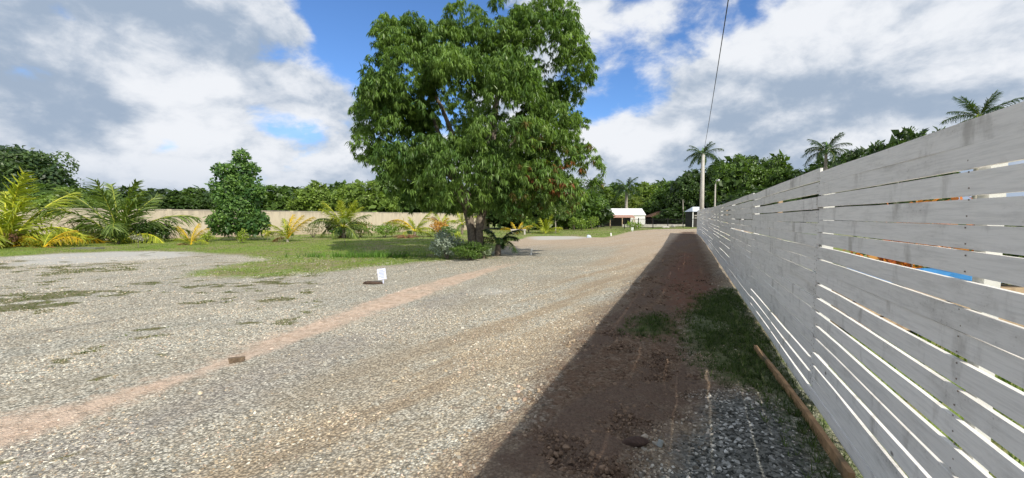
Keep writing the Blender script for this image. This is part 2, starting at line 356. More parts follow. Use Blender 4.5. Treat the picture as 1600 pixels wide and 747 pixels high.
# ------------------------------------------------------------------ loose stones on the ground (uncountable)
M_stone, N = pmat('stone_surface')
ac = N.n('ShaderNodeAttribute', attribute_name='col', attribute_type='INSTANCER').outputs[0]
nn = N.noise(N.n('ShaderNodeTexCoord').outputs['Object'], 2.2, 4., .6); f = N.mr(nn, .3, .7, .75, 1.2)
finish(N, N.mix(1., ac, N.n('ShaderNodeCombineXYZ', {0: f, 1: f, 2: f}).outputs[0], 'MULTIPLY'), .85, spec=.25)
def scatter_stones(name, label, n, zr, dens_fn, size_fn):
    Zc = np.sqrt(rng.uniform(zr[0]**2, zr[1]**2, n)); Xc = rng.uniform(-1.38, 1.35, n)*Zc
    x = Xc*RT[0]+Zc*FW[0]; y = Xc*RT[1]+Zc*FW[1]
    mk = masks(x, y); cov = fbm(x*1.1, y*1.1, 61); mk['px'] = x; mk['py'] = y
    keep = (x < .95) & (rng.random(n) < dens_fn(mk, cov, Zc)); x, y, Zc = x[keep], y[keep], Zc[keep]; mk = {k: v[keep] for k, v in mk.items()}; n = len(x)
    size = size_fn(n, mk)
    r = rng.random(n)[:, None]; k2 = rng.random(n)
    r = r**1.2; base = np.array([.20, .195, .165])*(1-r)+np.array([.80, .76, .64])*r
    tanm = k2 < .62*(1-.6*mk['lot']); base[tanm] = (np.array([.25, .19, .125])*(1-r)+np.array([.76, .63, .44])*r)[tanm]
    pinkm = (k2 > .93); base[pinkm] *= np.array([1.1, .85, .78])
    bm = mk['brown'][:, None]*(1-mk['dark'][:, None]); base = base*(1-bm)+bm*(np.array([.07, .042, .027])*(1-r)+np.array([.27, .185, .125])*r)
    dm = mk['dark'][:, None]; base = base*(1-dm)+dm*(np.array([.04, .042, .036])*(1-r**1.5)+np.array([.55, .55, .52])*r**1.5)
    pm = mk['pink'][:, None]*.7; base = base*(1-pm)+pm*(np.array([.30, .2, .15])+.2*r)
    pts = np.c_[x, y, gz(x, y)-.12*size]
    me = bpy.data.meshes.new(name); me.vertices.add(n); me.vertices.foreach_set('co', pts.astype(np.float32).ravel())
    a = me.attributes.new('col', 'FLOAT_COLOR', 'POINT'); a.data.foreach_set('color', np.c_[base, np.ones(n)].astype(np.float32).ravel())
    a = me.attributes.new('siz', 'FLOAT_VECTOR', 'POINT'); a.data.foreach_set('vector', (size[:, None]*rng.uniform([.7, .7, .5], [1.3, 1.3, .9], (n, 3))).astype(np.float32).ravel())
    a = me.attributes.new('rot', 'FLOAT_VECTOR', 'POINT'); a.data.foreach_set('vector', rng.uniform([-.5, -.5, 0], [.5, .5, 6.3], (n, 3)).astype(np.float32).ravel())
    a = me.attributes.new('pick', 'INT', 'POINT'); a.data.foreach_set('value', rng.integers(0, 5, n).astype(np.int32))
    o = link(name, me)
    t = bpy.data.node_groups.new(name+'_nodes', 'GeometryNodeTree')
    t.interface.new_socket('Geometry', in_out='INPUT', socket_type='NodeSocketGeometry'); t.interface.new_socket('Geometry', in_out='OUTPUT', socket_type='NodeSocketGeometry')
    nd = t.nodes; L = t.links.new
    gi = nd.new('NodeGroupInput'); go = nd.new('NodeGroupOutput'); iop = nd.new('GeometryNodeInstanceOnPoints')
    g2i = nd.new('GeometryNodeGeometryToInstance')
    for q in range(5):
        ico = nd.new('GeometryNodeMeshIcoSphere'); ico.inputs['Radius'].default_value = .5; ico.inputs['Subdivisions'].default_value = 2 if zr[1] < 6 else 1
        sp = nd.new('GeometryNodeSetPosition'); no = nd.new('ShaderNodeTexNoise'); no.noise_dimensions = '4D'; no.inputs['W'].default_value = q*3.7+1; no.inputs['Scale'].default_value = 1.6
        no.inputs['Detail'].default_value = 1.
        sub = nd.new('ShaderNodeVectorMath'); sub.operation = 'SUBTRACT'; sub.inputs[1].default_value = (.5, .5, .5); L(no.outputs['Color'], sub.inputs[0])
        sca = nd.new('ShaderNodeVectorMath'); sca.operation = 'SCALE'; sca.inputs[3].default_value = 1.1; L(sub.outputs[0], sca.inputs[0])
        L(ico.outputs[0], sp.inputs[0]); L(sca.outputs[0], sp.inputs['Offset'])
        sm = nd.new('GeometryNodeSetMaterial'); sm.inputs[2].default_value = M_stone; L(sp.outputs[0], sm.inputs[0]); L(sm.outputs[0], g2i.inputs[0])
    def na(nm, typ):
        z = nd.new('GeometryNodeInputNamedAttribute'); z.data_type = typ; z.inputs[0].default_value = nm; return z.outputs[0]
    L(gi.outputs[0], iop.inputs['Points']); L(g2i.outputs[0], iop.inputs['Instance']); iop.inputs['Pick Instance'].default_value = True
    L(na('pick', 'INT'), iop.inputs['Instance Index'])
    e2r = nd.new('FunctionNodeEulerToRotation'); L(na('rot', 'FLOAT_VECTOR'), e2r.inputs[0]); L(e2r.outputs[0], iop.inputs['Rotation'])
    L(na('siz', 'FLOAT_VECTOR'), iop.inputs['Scale']); L(iop.outputs[0], go.inputs[0])
    md = o.modifiers.new('scatter', 'NODES'); md.node_group = t
    me.materials.append(M_stone)
    setp(o, label, 'gravel', kind='stuff'); return o
def d1(mk, cov, Zc):
    a_, b_ = mk['px'], mk['py']; ca, sa = math.cos(R(13)), math.sin(R(13)); ln = fbm((a_*ca-b_*sa)*1.6+9, (a_*sa+b_*ca)*.14, 77, 3)
    return np.clip((.06+1.3*smooth(.38, .60, cov))*(.35+.9*smooth(.42, .58, ln)+.5*mk['lot'])*(1-.93*mk['pink'])*(1-mk['grass']*.9)*(1-.85*mk['sgrass'])*(1-.25*mk['brown']*(1-mk['dark']))*(1-.5*mk['moss'])*(1-.4*mk['tan']), 0, 1)
scatter_stones('loose_gravel', 'loose crushed stone scattered over the driveway and lot', 90000, (1.7, 7.), d1,
               lambda n, mk: (.009+.019*rng.random(n)**2.4)*(1+.7*mk['dark']))
scatter_stones('far_gravel', 'sparser crushed stone farther up the driveway and lot', 80000, (7., 17.), d1, lambda n, mk: .015+.022*rng.random(n)**2)
scatter_stones('coarse_stones', 'few larger pale stones among the gravel', 700, (2., 12.), lambda mk, cov, Z: np.clip(.6-mk['grass'], 0, 1), lambda n, mk: .03+.03*rng.random(n)**2)
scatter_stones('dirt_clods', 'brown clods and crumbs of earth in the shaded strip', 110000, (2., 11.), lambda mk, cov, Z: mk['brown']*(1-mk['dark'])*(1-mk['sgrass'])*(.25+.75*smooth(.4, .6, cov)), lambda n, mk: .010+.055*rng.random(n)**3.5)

# ------------------------------------------------------------------ grass blades
def blades(name, label, x, y, hmin, hmax, w, cols, nb=5, lean=.5):
    n = len(x); T = []; Fb = []
    for b in range(nb):
        a = 2*math.pi*b/nb+.4*b; r = .25; o = len(T); dx, dy = math.cos(a), math.sin(a)
        T += [(-dy*w/2+dx*r*.3, dx*w/2+dy*r*.3, 0), (dy*w/2+dx*r*.3, -dx*w/2+dy*r*.3, 0), (dx*(r+lean*(.3+.7*(b % 3)/2)), dy*(r+lean*(.3+.7*(b % 3)/2)), .65+.35*(b % 2))]
        Fb.append((o, o+1, o+2))
    T = np.array(T); h = rng.uniform(hmin, hmax, n); a = rng.uniform(0, 6.28, n); c, s = np.cos(a)*h, np.sin(a)*h
    Mx = np.zeros((n, 3, 3)); Mx[:, 0, 0] = c; Mx[:, 0, 1] = -s; Mx[:, 1, 0] = s; Mx[:, 1, 1] = c; Mx[:, 2, 2] = h
    pos = np.c_[x, y, gz(x, y)-.004]
    c0, c1 = np.array(cols[0]), np.array(cols[1]); r = rng.random(n)[:, None]
    Vb, Fb, Cb = batch(T, np.array(Fb), Mx, pos, c0*(1-r)+c1*r)
    o = link(name, mesh(name, Vb, Fb, M_grass, Cb)); return setp(o, label, 'grass', kind='stuff')
def samp(n, zr, key, thr=.5, box=None, jit=.25):
    if box is None:
        Zc = np.sqrt(rng.uniform(zr[0]**2, zr[1]**2, n)); Xc = rng.uniform(-1.35, .62, n)*Zc; x = Xc*RT[0]+Zc*FW[0]; y = Xc*RT[1]+Zc*FW[1]
    else: x = rng.uniform(box[0], box[1], n); y = rng.uniform(box[2], box[3], n)
    k = masks(x, y)[key]+jit*(rng.random(n)-.5) > thr; return x[k], y[k]
x, y = samp(80000, (10, 30), 'grass', .55); kk = (.6*fbm(x*.9, y*.9, 91)+.4*rng.random(len(x))) > .42; x, y = x[kk], y[kk]; blades('lawn_grass', 'short mown grass of the lawn beyond the gravel lot', x, y, .035, .08, .16, ((.10, .17, .025), (.32, .39, .09)), 5)
x, y = samp(16000, (30, 60), 'grass', .5); blades('far_lawn_grass', 'distant grass of the lawn before the wall and black fence', x, y, .06, .12, .25, ((.08, .15, .025), (.26, .33, .08)), 5)
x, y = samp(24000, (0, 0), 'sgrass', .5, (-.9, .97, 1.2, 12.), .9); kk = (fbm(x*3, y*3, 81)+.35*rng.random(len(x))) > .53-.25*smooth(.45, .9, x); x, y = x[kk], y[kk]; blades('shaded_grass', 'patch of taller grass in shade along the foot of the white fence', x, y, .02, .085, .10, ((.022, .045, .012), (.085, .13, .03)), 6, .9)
x, y = samp(26000, (3.5, 14), 'moss', .6); blades('weeds', 'low weeds and moss tufts growing through the gravel lot', x, y, .015, .04, .25, ((.05, .09, .02), (.17, .21, .05)), 6, .9)
x = rng.uniform(1.06, 6, 9000); y = rng.uniform(-1, 26, 9000); blades('verge_grass', 'rough grass behind the white fence', x, y, .06, .2, .12, ((.07, .13, .02), (.22, .28, .06)), 5)

# ------------------------------------------------------------------ white slatted fence
M_plank, N = pmat('whitewashed_wood')
oc = N.n('ShaderNodeTexCoord').outputs['Object']; oi = N.n('ShaderNodeObjectInfo')
rnd = oi.outputs['Random']
q = N.v('ADD', N.v('MULTIPLY', oc, (1., .06, 1.)), N.n('ShaderNodeCombineXYZ', {0: N.m('MULTIPLY', rnd, 37.), 1: N.m('MULTIPLY', rnd, 19.), 2: 0.}).outputs[0])
q2 = N.v('ADD', oc, N.n('ShaderNodeCombineXYZ', {0: N.m('MULTIPLY', rnd, 37.), 1: N.m('MULTIPLY', rnd, 19.), 2: 0.}).outputs[0])
grain = N.noise(q, 70., 6., .65); wear = N.noise(N.v('MULTIPLY', q2, (1, .35, 1)), 4., 8., .72); fine_ = N.noise(q2, 60., 4., .6)
tone = N.mr(rnd, 0., 1., .76, .84)
c = N.n('ShaderNodeCombineXYZ', {0: N.m('MULTIPLY', tone, 1.06), 1: N.m('MULTIPLY', tone, 1.03), 2: N.m('MULTIPLY', tone, .99)}).outputs[0]
c = N.mix(N.ss(grain, .42, .7, 0., .3), c, (.44, .43, .41))
c = N.mix(N.ss(wear, .50, .70, 0., .50), c, (.44, .42, .39))
smd = N.noise(N.v('MULTIPLY', q2, (1, .8, .35)), 6., 5., .6); c = N.mix(N.ss(smd, .56, .72, 0., .5), c, (.27, .245, .21))
c = N.mix(N.ss(N.m('MULTIPLY', wear, fine_), .34, .46, 0., .5), c, (.26, .24, .215))
kn = N.n('ShaderNodeTexVoronoi', {'Vector': N.v('MULTIPLY', q2, (1, 1, 1.5)), 'Scale': 3.2}); ksep = N.n('ShaderNodeSeparateColor', {0: kn.outputs['Color']})
c = N.mix(N.m('MULTIPLY', N.ss(kn.outputs[0], .03, .085, 1., 0.), N.m('GREATER_THAN', ksep.outputs[0], .6)), c, (.24, .22, .20))
finish(N, c, .72, grain, .35, .004, .25)
M_raw = simple('raw_tan_timber', (.42, .31, .20), .8, .25, 14., .4, dirt=(.25, .17, .11))
M_post = simple('white_painted_post', (.62, .62, .60), .7, .15, 8., .2)
def fx(t): return .98-.45*(max(t, 0)/39.)**3
fence = empty('slatted_fence', (.98, 0, 0), 0, 'long whitewashed horizontal slat fence along the right side of the driveway', 'fence')
seams = [-3.8, .15, 4.12, 7.98, 12.0, 15.9, 19.9, 23.8, 27.7, 31.6, 35.4, 39.1]
tops = [1.965, 1.968, 2.02, 2.05, 2.06, 2.08, 2.08, 2.10, 2.10, 2.10, 2.08, 2.06]
rf = random.Random(9)
def plank_mesh(L, h, seed):
    r = random.Random(seed); n = 7; V = []; F = []; th = .019
    for i in range(n+1):
        yy = L*i/n; e0 = r.uniform(-.0028, .0028); e1 = r.uniform(-.0028, .0028); bow = .004*math.sin(i*1.1+seed)
        for (xx, z) in ((0, e0), (0, h+e1), (th, h+e1), (th, e0)): V.append((xx+bow, yy, z))
    for i in range(n):
        for k in range(4): F.append([i*4+k, i*4+(k+1) % 4, i*4+4+(k+1) % 4, i*4+4+k])
    F.append([0, 3, 2, 1]); F.append([n*4, n*4+1, n*4+2, n*4+3])
    return mesh('plank', V, F, M_plank)
for s in range(len(seams)-1):
    y0, y1 = seams[s], seams[s+1]; L = y1-y0-.006
    g0 = float(gz(.9, y0))*1.0; g1 = float(gz(.9, y1)); t0, t1 = tops[s], tops[s]+.4*(tops[s+1]-tops[s])
    if y1 > 30: g0 *= 1.; t0 -= 0
    x0, x1 = fx(y0), fx(y1); nP = 18
    pm = [plank_mesh(L, h, s*7+j) for j, h in enumerate((.1, .101, .099))]
    gaps = [rf.choice([.001, .002, .004, .006, .010, .015, .020, .024]) for _ in range(nP-1)]
    if s <= 1: gaps = [.001, .009, .012, .005, .006, .022, .013, .003, .019, .021, .022, .025, .018, .024, .021, .008, .003] if s == 1 else [.001, .010, .005, .005, .006, .010, .015, .004, .020, .017, .020, .016, .018, .005, .020, .004, .003]
    tot = t0-.03; hs = tot-sum(gaps); ph = hs/nP
    z = t0
    for k in range(nP):
        z -= ph
        a = rf.uniform(-.0012, .0012); slope = (g1-g0+t1-t0)/L+a
        ysh = rf.uniform(-.004, .004)
        me = pm[k % 3]
        if k == 0 and s > 0: ysh -= .0
        o = link('plank', me, fence, (x0-.98+rf.uniform(-.003, .003), y0+ysh, g0+z-a*L/2), (math.atan(slope), 0, -math.atan((x1-x0)/L)), (1, 1, ph/(.1, .101, .099)[k % 3]))
        if k < nP-1: z -= gaps[k]
    for j, yy in enumerate((y0, (y0+y1)/2)):
        gg_ = float(gz(.98, yy)); xx = fx(yy)-.98+.024
        hgt = t0-.04-(.0 if j == 0 else .05)
        link('post', bmesh_box('post', [(0, 0, hgt/2-.15, .075 if j == 0 else .045, .09 if j == 0 else .07, hgt+.2)], M_post if (j == 0 or s % 2) else M_raw), fence, (xx+.04, yy+.0, gg_))
# nail heads on the nearest panels
nb_ = []
for s in (0, 1, 2, 3):
    for yy in (seams[s]+.03, (seams[s]+seams[s+1])/2, seams[s+1]-.03):
        for k in range(18):
            for dz in (.03, .075): nb_.append((fx(yy)-.9825, yy+rf.uniform(-.012, .012), float(gz(.9, yy))+tops[s]-(k+1)*(tops[s]-.03)/18+dz, .002, .006, .006))
o = link('nails', bmesh_box('nails', nb_, simple('rusty_nail', (.22, .18, .15), .7)), fence); o['kind'] = 'stuff'
# raw board lying at the foot
a = G(1180, 548); b = G(1330, 760); d = Vector((b[0]-a[0], b[1]-a[1], 0)); L = d.length
pb = []
Vb, Fb = [], []
n = 10; rr = random.Random(3)
for i in range(n+1):
    t = i/n; w = .034+rr.uniform(-.003, .003); bow = .02*math.sin(t*3.14)
    for (u_, v_) in ((-w/2, 0), (w/2, 0), (w/2, .085), (-w/2, .085)): Vb.append((t*L, u_+bow, v_))
for i in range(n):
    for k in range(4): Fb.append([i*4+k, i*4+(k+1) % 4, i*4+4+(k+1) % 4, i*4+4+k])
Fb += [[3, 2, 1, 0], [n*4, n*4+1, n*4+2, n*4+3]]
M_board = simple('weathered_edge_board', (.36, .22, .115), .8, .35, 10., .4, dirt=(.16, .12, .07))
o = link('timber_board', mesh('timber_board', Vb, Fb, M_board), None, (a[0], a[1], float(gz(*a))-.015), (0, 0, math.atan2(d.y, d.x)))
setp(o, 'long narrow brown board lying on edge along the foot of the white fence', 'board')

# ------------------------------------------------------------------ leaf clouds
LEAF = np.array([(0, 0, 0), (.28, .45, .05), (0, 1, -.05), (-.28, .45, .05)]); LF = np.array([(0, 1, 2, 3)])
def frames(nrm, up, roll=None):
    # columns: side, along, normal
    al = up-(up*nrm).sum(1)[:, None]*nrm; al /= np.linalg.norm(al, axis=1)[:, None]+1e-9
    sd = np.cross(al, nrm); return np.stack([sd, al, nrm], -1)
def unit(v): return v/(np.linalg.norm(v, axis=-1)[..., None]+1e-9)
def rdir(n, r): return unit(r.normal(size=(n, 3)))
def sublobes(lobes, k, f, r):
    out = []
    for (cx, cy, cz, rx, ry, rz) in lobes:
        d = rdir(k, r); d[:, 2] = np.where(d[:, 2] < -.35, -d[:, 2]*.5, d[:, 2]); s = r.uniform(.65, 1.05, k)[:, None]
        c = np.array([cx, cy, cz])+d*np.array([rx, ry, rz])*s; q = r.uniform(.7, 1.3, k)*f
        for j in range(k): out.append((*c[j], rx*q[j], ry*q[j], rz*q[j]*.8))
        out.append((cx, cy, cz, rx*.75, ry*.75, rz*.75))
    return np.array(out)
def cloud(L, n, size, c0, c1, r, droop=.3, thr=.72, top=(1., 1., 1.), shell=(.72, 1.08)):
    """leaves over the surface of lobes L"""
    w = (L[:, 3]*L[:, 4]+L[:, 3]*L[:, 5]+L[:, 4]*L[:, 5]); idx = r.choice(len(L), n, p=w/w.sum())
    d = rdir(n, r); p = L[idx, :3]+d*L[idx, 3:6]*r.uniform(shell[0], shell[1], n)[:, None]
    keep = np.ones(n, bool)
    for j in range(len(L)):
        e = (((p-L[j, :3])/L[j, 3:6])**2).sum(1); keep &= ~((e < thr*thr*.8) & (idx != j))
    p, d, idx = p[keep], d[keep], idx[keep]; n = len(p)
    nr = unit(d+.75*r.normal(size=(n, 3))+np.array([0, 0, .35])); up = unit(r.normal(size=(n, 3))*.8+d*.7+np.array([0, 0, -droop]))
    s = size*r.uniform(.6, 1.35, n); Mx = frames(nr, up)*s[:, None, None]
    tone = r.random(n)*.6+.4*r.random(len(L))[idx]
    col = np.array(c0)*(1-tone[:, None])+np.array(c1)*tone[:, None]
    return batch(LEAF, LF, Mx, p, col)
def trunkVF(h, r0, limbs=4, spread=1., seed=0, n=8, top=.35, lean=0.):
    r = random.Random(seed); A = ([], [])
    pth = [(lean*t*h*.3+.12*r0*math.sin(t*7+seed), .12*r0*math.cos(t*5+seed), t*h) for t in (-.03, .0, .12, .35, .6, 1.)]
    addVF(A, tube(pth, [r0*1.5, r0*1.25, r0, r0*.85, r0*.7, r0*.35], n, seed, .08))
    for i in range(limbs):
        a = 6.28*i/limbs+r.random(); z0 = h*r.uniform(.35, .8); l = spread*r.uniform(.6, 1.)
        x0 = lean*z0*.3
        addVF(A, tube([(x0, 0, z0), (x0+math.cos(a)*l*.5, math.sin(a)*l*.5, z0+l*.35), (x0+math.cos(a)*l, math.sin(a)*l, z0+l*.9)], [r0*.5, r0*.33, r0*.12], 6, i, .08))
    return A
G1, G2 = (.022, .050, .012), (.085, .145, .030)

# ------------------------------------------------------------------ the mango tree
def mango():
    r = np.random.default_rng(77); Z = 17.0; S = Z/FPX
    bx, by, bz = at(742, Z); root = empty('mango_tree', (bx, by, bz), YAW, 'large dense mango tree with drooping leaves at the edge of the gravel lot', 'tree')
    # local frame: x right, y away, z up
    lob = [(640, 125, 72, 72, .3), (600, 200, 46, 62, .5), (740, 125, 88, 82, -.3), (850, 92, 70, 74, .4), (782, 55, 34, 46, .1), (885, 175, 42, 72, .2), (660, 225, 85, 70, -1.2), (700, 190, 90, 80, -1.9),
           (800, 225, 95, 80, -2.2), (880, 262, 46, 46, -.6), (745, 290, 95, 55, -1.6), (650, 292, 52, 42, .2), (835, 300, 66, 34, -1.0), (700, 120, 100, 90, 2.2), (800, 150, 110, 110, 2.3), (740, 250, 130, 85, 2.2), (740, 180, 120, 110, .4), (735, 78, 52, 40, .2), (765, 100, 50, 60, .6), (690, 70, 45, 32, .6), (700, 175, 70, 60, -.5), (790, 170, 70, 60, -.3), (720, 270, 90, 60, .3), (860, 210, 60, 80, 1.4),
           (840, 62, 58, 44, .2), (893, 95, 32, 48, .6), (640, 100, 50, 50, -.4), (700, 85, 55, 40, .1), (577, 205, 26, 60, .3), (905, 112, 24, 45, .2), (800, 322, 40, 24, -.4), (690, 315, 40, 24, .4), (782, 18, 13, 20, .1), (922, 268, 16, 30, -.5)]
    L = []
    for (px, py, rx, ry, dy) in lob:
        L.append(((px-742)*S, dy, (HZ(py, Z)-bz), rx*S*.93, max(rx*S*.95, .5), ry*S*.93))
    big_ = np.array(L); sub = []
    for l in L:
        k = int(7+l[3]*6); d = rdir(k, r); s = r.uniform(.72, 1.0, k)[:, None]; c = np.array(l[:3])+d*np.array(l[3:])*s
        f = r.uniform(.26, .5, k)*min(l[3], 1.9)
        for j in range(k): sub.append((*c[j], f[j], f[j], f[j]*1.05))
    SL = np.array(sub)
    n = 70000; w = SL[:, 3]**2; idx = r.choice(len(SL), n, p=w/w.sum()); d = rdir(n, r); d[:, 2] = np.abs(d[:, 2])*np.where(r.random(n) < .88, 1, -.6)
    p = SL[idx, :3]+d*SL[idx, 3:6]*r.uniform(.8, 1.05, n)[:, None]
    keep = np.ones(n, bool)
    for j in range(len(big_)):
        e = (((p-big_[j, :3])/big_[j, 3:6])**2).sum(1); keep &= e > .34
    keep &= p[:, 2] > np.where(p[:, 0] > .9, HZ(338+.0*p[:, 0], Z)-bz, HZ(330, Z)-bz)+.35*(r.random(len(p))-.5)
    p, idx = p[keep], idx[keep]; 
    if len(p) > 20000: p, idx = p[:20000], idx[:20000]
    n = len(p)
    # rosettes of long hanging leaves
    nl_ = 12; LT = np.array([(0, 0, 0), (.085, .4, .03), (.0, 1., -.10), (-.085, .4, .03)])
    az = r.uniform(0, 6.28, (n, nl_)); el = -np.abs(r.normal(1.0, .33, (n, nl_))); el = np.where(r.random((n, nl_)) < .12, r.uniform(-.2, .5, (n, nl_)), el)
    al = np.stack([np.cos(az)*np.cos(el), np.sin(az)*np.cos(el), np.sin(el)], -1).reshape(-1, 3)
    nr = unit(np.stack([np.cos(az)*.9, np.sin(az)*.9, np.ones_like(az)*.7], -1).reshape(-1, 3)+.25*r.normal(size=(n*nl_, 3)))
    ln = r.uniform(.15, .30, n*nl_); Mx = frames(nr, al)*ln[:, None, None]
    pp = np.repeat(p, nl_, 0)+.02*r.normal(size=(n*nl_, 3))
    tone = np.repeat(.4*r.random(n)+.6*r.random(len(SL))[idx], nl_)[:, None]
    col = np.array((.050, .115, .028))*(1-tone)+np.array((.22, .335, .075))*tone
    dry = ((p[:, 0]-(862-742)*S)**2/(48*S)**2+(p[:, 2]-(HZ(283, Z)-bz))**2/(24*S)**2 < 1) & (r.random(n) < .15) & (p[:, 1] < 0)
    dm = np.repeat(dry, nl_); col[dm] = np.array((.22, .085, .035))*r.uniform(.5, 1.5, (dm.sum(), 1))
    dry2 = np.repeat((p[:, 2] < HZ(230, Z)-bz) & (p[:, 0] > 1.5) & (r.random(n) < .10), nl_); col[dry2] = np.array((.16, .13, .04))
    Vm, Fm, Cm = batch(LT, LF, Mx, pp, col)
    link('crown', mesh('mango_crown', Vm, Fm, M_leaf, Cm), root)
    A = ([], [])
    addVF(A, tube([(-.08, .05, -.1), (-.06, .03, .15), (-.1, 0, .6), (-.16, 0, 1.2), (-.3, .1, 1.9), (-.7, .3, 3.0), (-1.3, .4, 4.6), (-1.9, .3, 6.2)], [.32, .25, .2, .18, .19, .15, .11, .05], 12, 1, .09))
    addVF(A, tube([(.16, .0, -.1), (.16, 0, .15), (.2, 0, .6), (.17, 0, 1.1), (.3, 0, 1.9), (.6, .1, 3.2), (.8, .1, 5), (1.1, 0, 7.5)], [.3, .22, .18, .17, .18, .15, .1, .04], 12, 2, .09))
    for k, (e, z0) in enumerate([((-4.2, .4, 5.2), 2.6), ((3.2, .2, 6.8), 2.6), ((3.6, -.6, 3.8), 2.0), ((-2.6, -1, 3.6), 1.9), ((0, -2, 5), 2.4), ((1.6, .3, 9.5), 3.5), ((-2.6, .2, 8.6), 3.2), ((0, 2.5, 6), 2.4), ((2.6, 2, 5), 2.2), ((-2.8, 2.2, 5), 2.4), ((1.4, -2.0, 4.), 2.0)]):
        s0 = Vector((-.2 if e[0] < 0 else .3, .05, z0)); e = Vector(e); md = s0.lerp(e, .5)+Vector((0, 0, .45))
        addVF(A, tube([s0, s0.lerp(md, .5)+Vector((0, 0, .1)), md, md.lerp(e, .55), e], [.12, .1, .08, .055, .02], 7, k, .1))
    link('trunk', mesh('mango_trunk', A[0], A[1], M_bark, smooth_=True), root)
mango()

# ------------------------------------------------------------------ bushes
def shrub(name, px, Z, w, h, size, n, c0, c1, label, cat='bush', group=None, seed=0, lobes=5, mat=None, stem=True, flower=None, d=None):
    r = np.random.default_rng(seed+500); root = empty(name, at(px, Z), YAW, label, cat, group); d = d or w
    Lb = [(0, 0, h*.5, w*.32, d*.32, h*.42)]
    for i in range(lobes):
        a = 6.28*i/lobes+r.random(); q = r.uniform(.18, .3)
        Lb.append((math.cos(a)*w*.28, math.sin(a)*d*.28, h*r.uniform(.28, .72), w*q, d*q, h*q*1.05))
    S = sublobes(Lb, 6, .42, r); S[:, 2] = np.maximum(S[:, 2], S[:, 5]*.8)
    parts = [cloud(S, n, size, c0, c1, r, .1)]
    if flower is not None:
        a_ = cloud(S, max(30, n//12), size*.9, flower, tuple(min(1, v*1.4) for v in flower), r, .1, shell=(1., 1.15)); parts.append(a_)
    Vv, Ff, Cc = joinb(parts)
    link('foliage', mesh(name+'_foliage', Vv, Ff, mat or M_leaf, Cc), root)
    if stem:
        A = ([], [])
        for i in range(5):
            a = 6.28*i/5+r.random(); addVF(A, tube([(0, 0, -.03), (math.cos(a)*w*.12, math.sin(a)*w*.12, h*.35), (math.cos(a)*w*.25, math.sin(a)*w*.25, h*.7)], [.02+.01*h, .015, .006], 5, i))
        link('stem', mesh(name+'_stem', A[0], A[1], M_bark), root)
    return root
shrub('silver_bush', 698, 15.9, 1.35, 1.15, .075, 5200, (.20, .26, .20), (.55, .62, .50), 'silvery grey leaved bush in front of the mango trunk', seed=1, mat=leafmat('silver_leaf_surface', .6, .1, .3))
shrub('green_bush', 735, 15.3, 1.35, .72, .07, 4200, (.05, .11, .02), (.17, .26, .055), 'low bright green bush beside the silver bush under the mango tree', seed=2)
shrub('silver_bush', 756, 16.0, .7, .55, .07, 1500, (.16, .22, .15), (.38, .45, .3), 'small pale variegated bush at the right foot of the mango trunk', seed=3)

# ------------------------------------------------------------------ palm fronds
def frond_mesh(name, L, bend, c0, c1, seed, wid=.44, droop=.5, pairs=56, twist=.0, start=.16, wl=.022):
    """frond starts at origin heading +x; bends down by 'bend' radians over its length"""
    r = np.random.default_rng(seed); ns = 14; pts = []; a = 0; p = np.array([0., 0., 0.])
    ds = L/ns
    for i in range(ns+1):
        pts.append(p.copy()); t = i/ns; a = -bend*t**1.4; p = p+ds*np.array([math.cos(a), twist*t, math.sin(a)])
    pts = np.array(pts)
    tv, tf = tube([tuple(q) for q in pts], [L*.011*(1-.85*i/ns)+.003 for i in range(ns+1)], 5, seed)
    tv = np.array(tv); tq = np.array([f for f in tf if len(f) == 4]); tc = np.tile(np.array(c1)*1.1+np.array([.14, .10, .0]), (len(tv), 1))
    LT = np.array([(-.5, 0, 0), (.5, 0, 0), (.55, .5, -.10), (-.3, .5, -.10), (.12, 1, -.42), (-.12, 1, -.42)]); LTF = np.array([(0, 1, 2, 3), (3, 2, 4, 5)])
    pos = []; Ms = []; cs = []
    for side in (-1, 1):
        for k in range(pairs):
            t = start+(1-start)*(k+.5*r.random())/pairs; f = t*ns; i = min(int(f), ns-1); q = pts[i]+(pts[i+1]-pts[i])*(f-i); tan = unit(pts[i+1]-pts[i])
            ll = wid*L*.5*(.35+.65*math.sin(math.pi*min(1, (t-start)/(1-start)*.85+.13)))*r.uniform(.85, 1.1)
            sw = .55+.5*t
            al = unit(np.array([0, side, 0])*1.0+tan*sw+np.array([0, 0, -droop*r.uniform(.6, 1.4)+.25]))
            nrm = unit(np.cross(tan, np.array([0, side, 0]))*side+.3*r.normal(size=3)); 
            if nrm[2] < 0: nrm = -nrm
            fr = frames(nrm[None], al[None])[0]; fr = fr*np.array([wl*L/2.5+.006, ll, ll*(.6+droop)])
            pos.append(q); Ms.append(fr); tt = r.random(); tt = .6*tt+.4*t; cs.append(np.array(c0)*(1-tt)+np.array(c1)*tt)
    a_ = batch(LT, LTF, np.array(Ms), np.array(pos), np.array(cs))
    V, F, C = joinb([(tv, tq, tc), a_])
    return mesh(name, V, F, M_leaf, C)
FG = ((.065, .12, .028), (.20, .27, .06)); FY = ((.30, .27, .03), (.60, .42, .03)); FYG = ((.17, .25, .03), (.46, .48, .06)); FD = ((.18, .09, .05), (.30, .17, .10)); FR = ((.020, .05, .014), (.06, .12, .028))
_fm = {}
def fget(kind, b):
    key = (kind, b)
    if key not in _fm:
        col = dict(g=FG, y=FY, m=FYG, d=FD, r=FR)[kind]
        _fm[key] = frond_mesh('frond_'+kind, 1.0, b, col[0], col[1], hash(key) % 1000 if False else int(b*100)+ord(kind), droop=.45+.5*b if kind != 'd' else 1.3, wl=.028)
    return _fm[key]
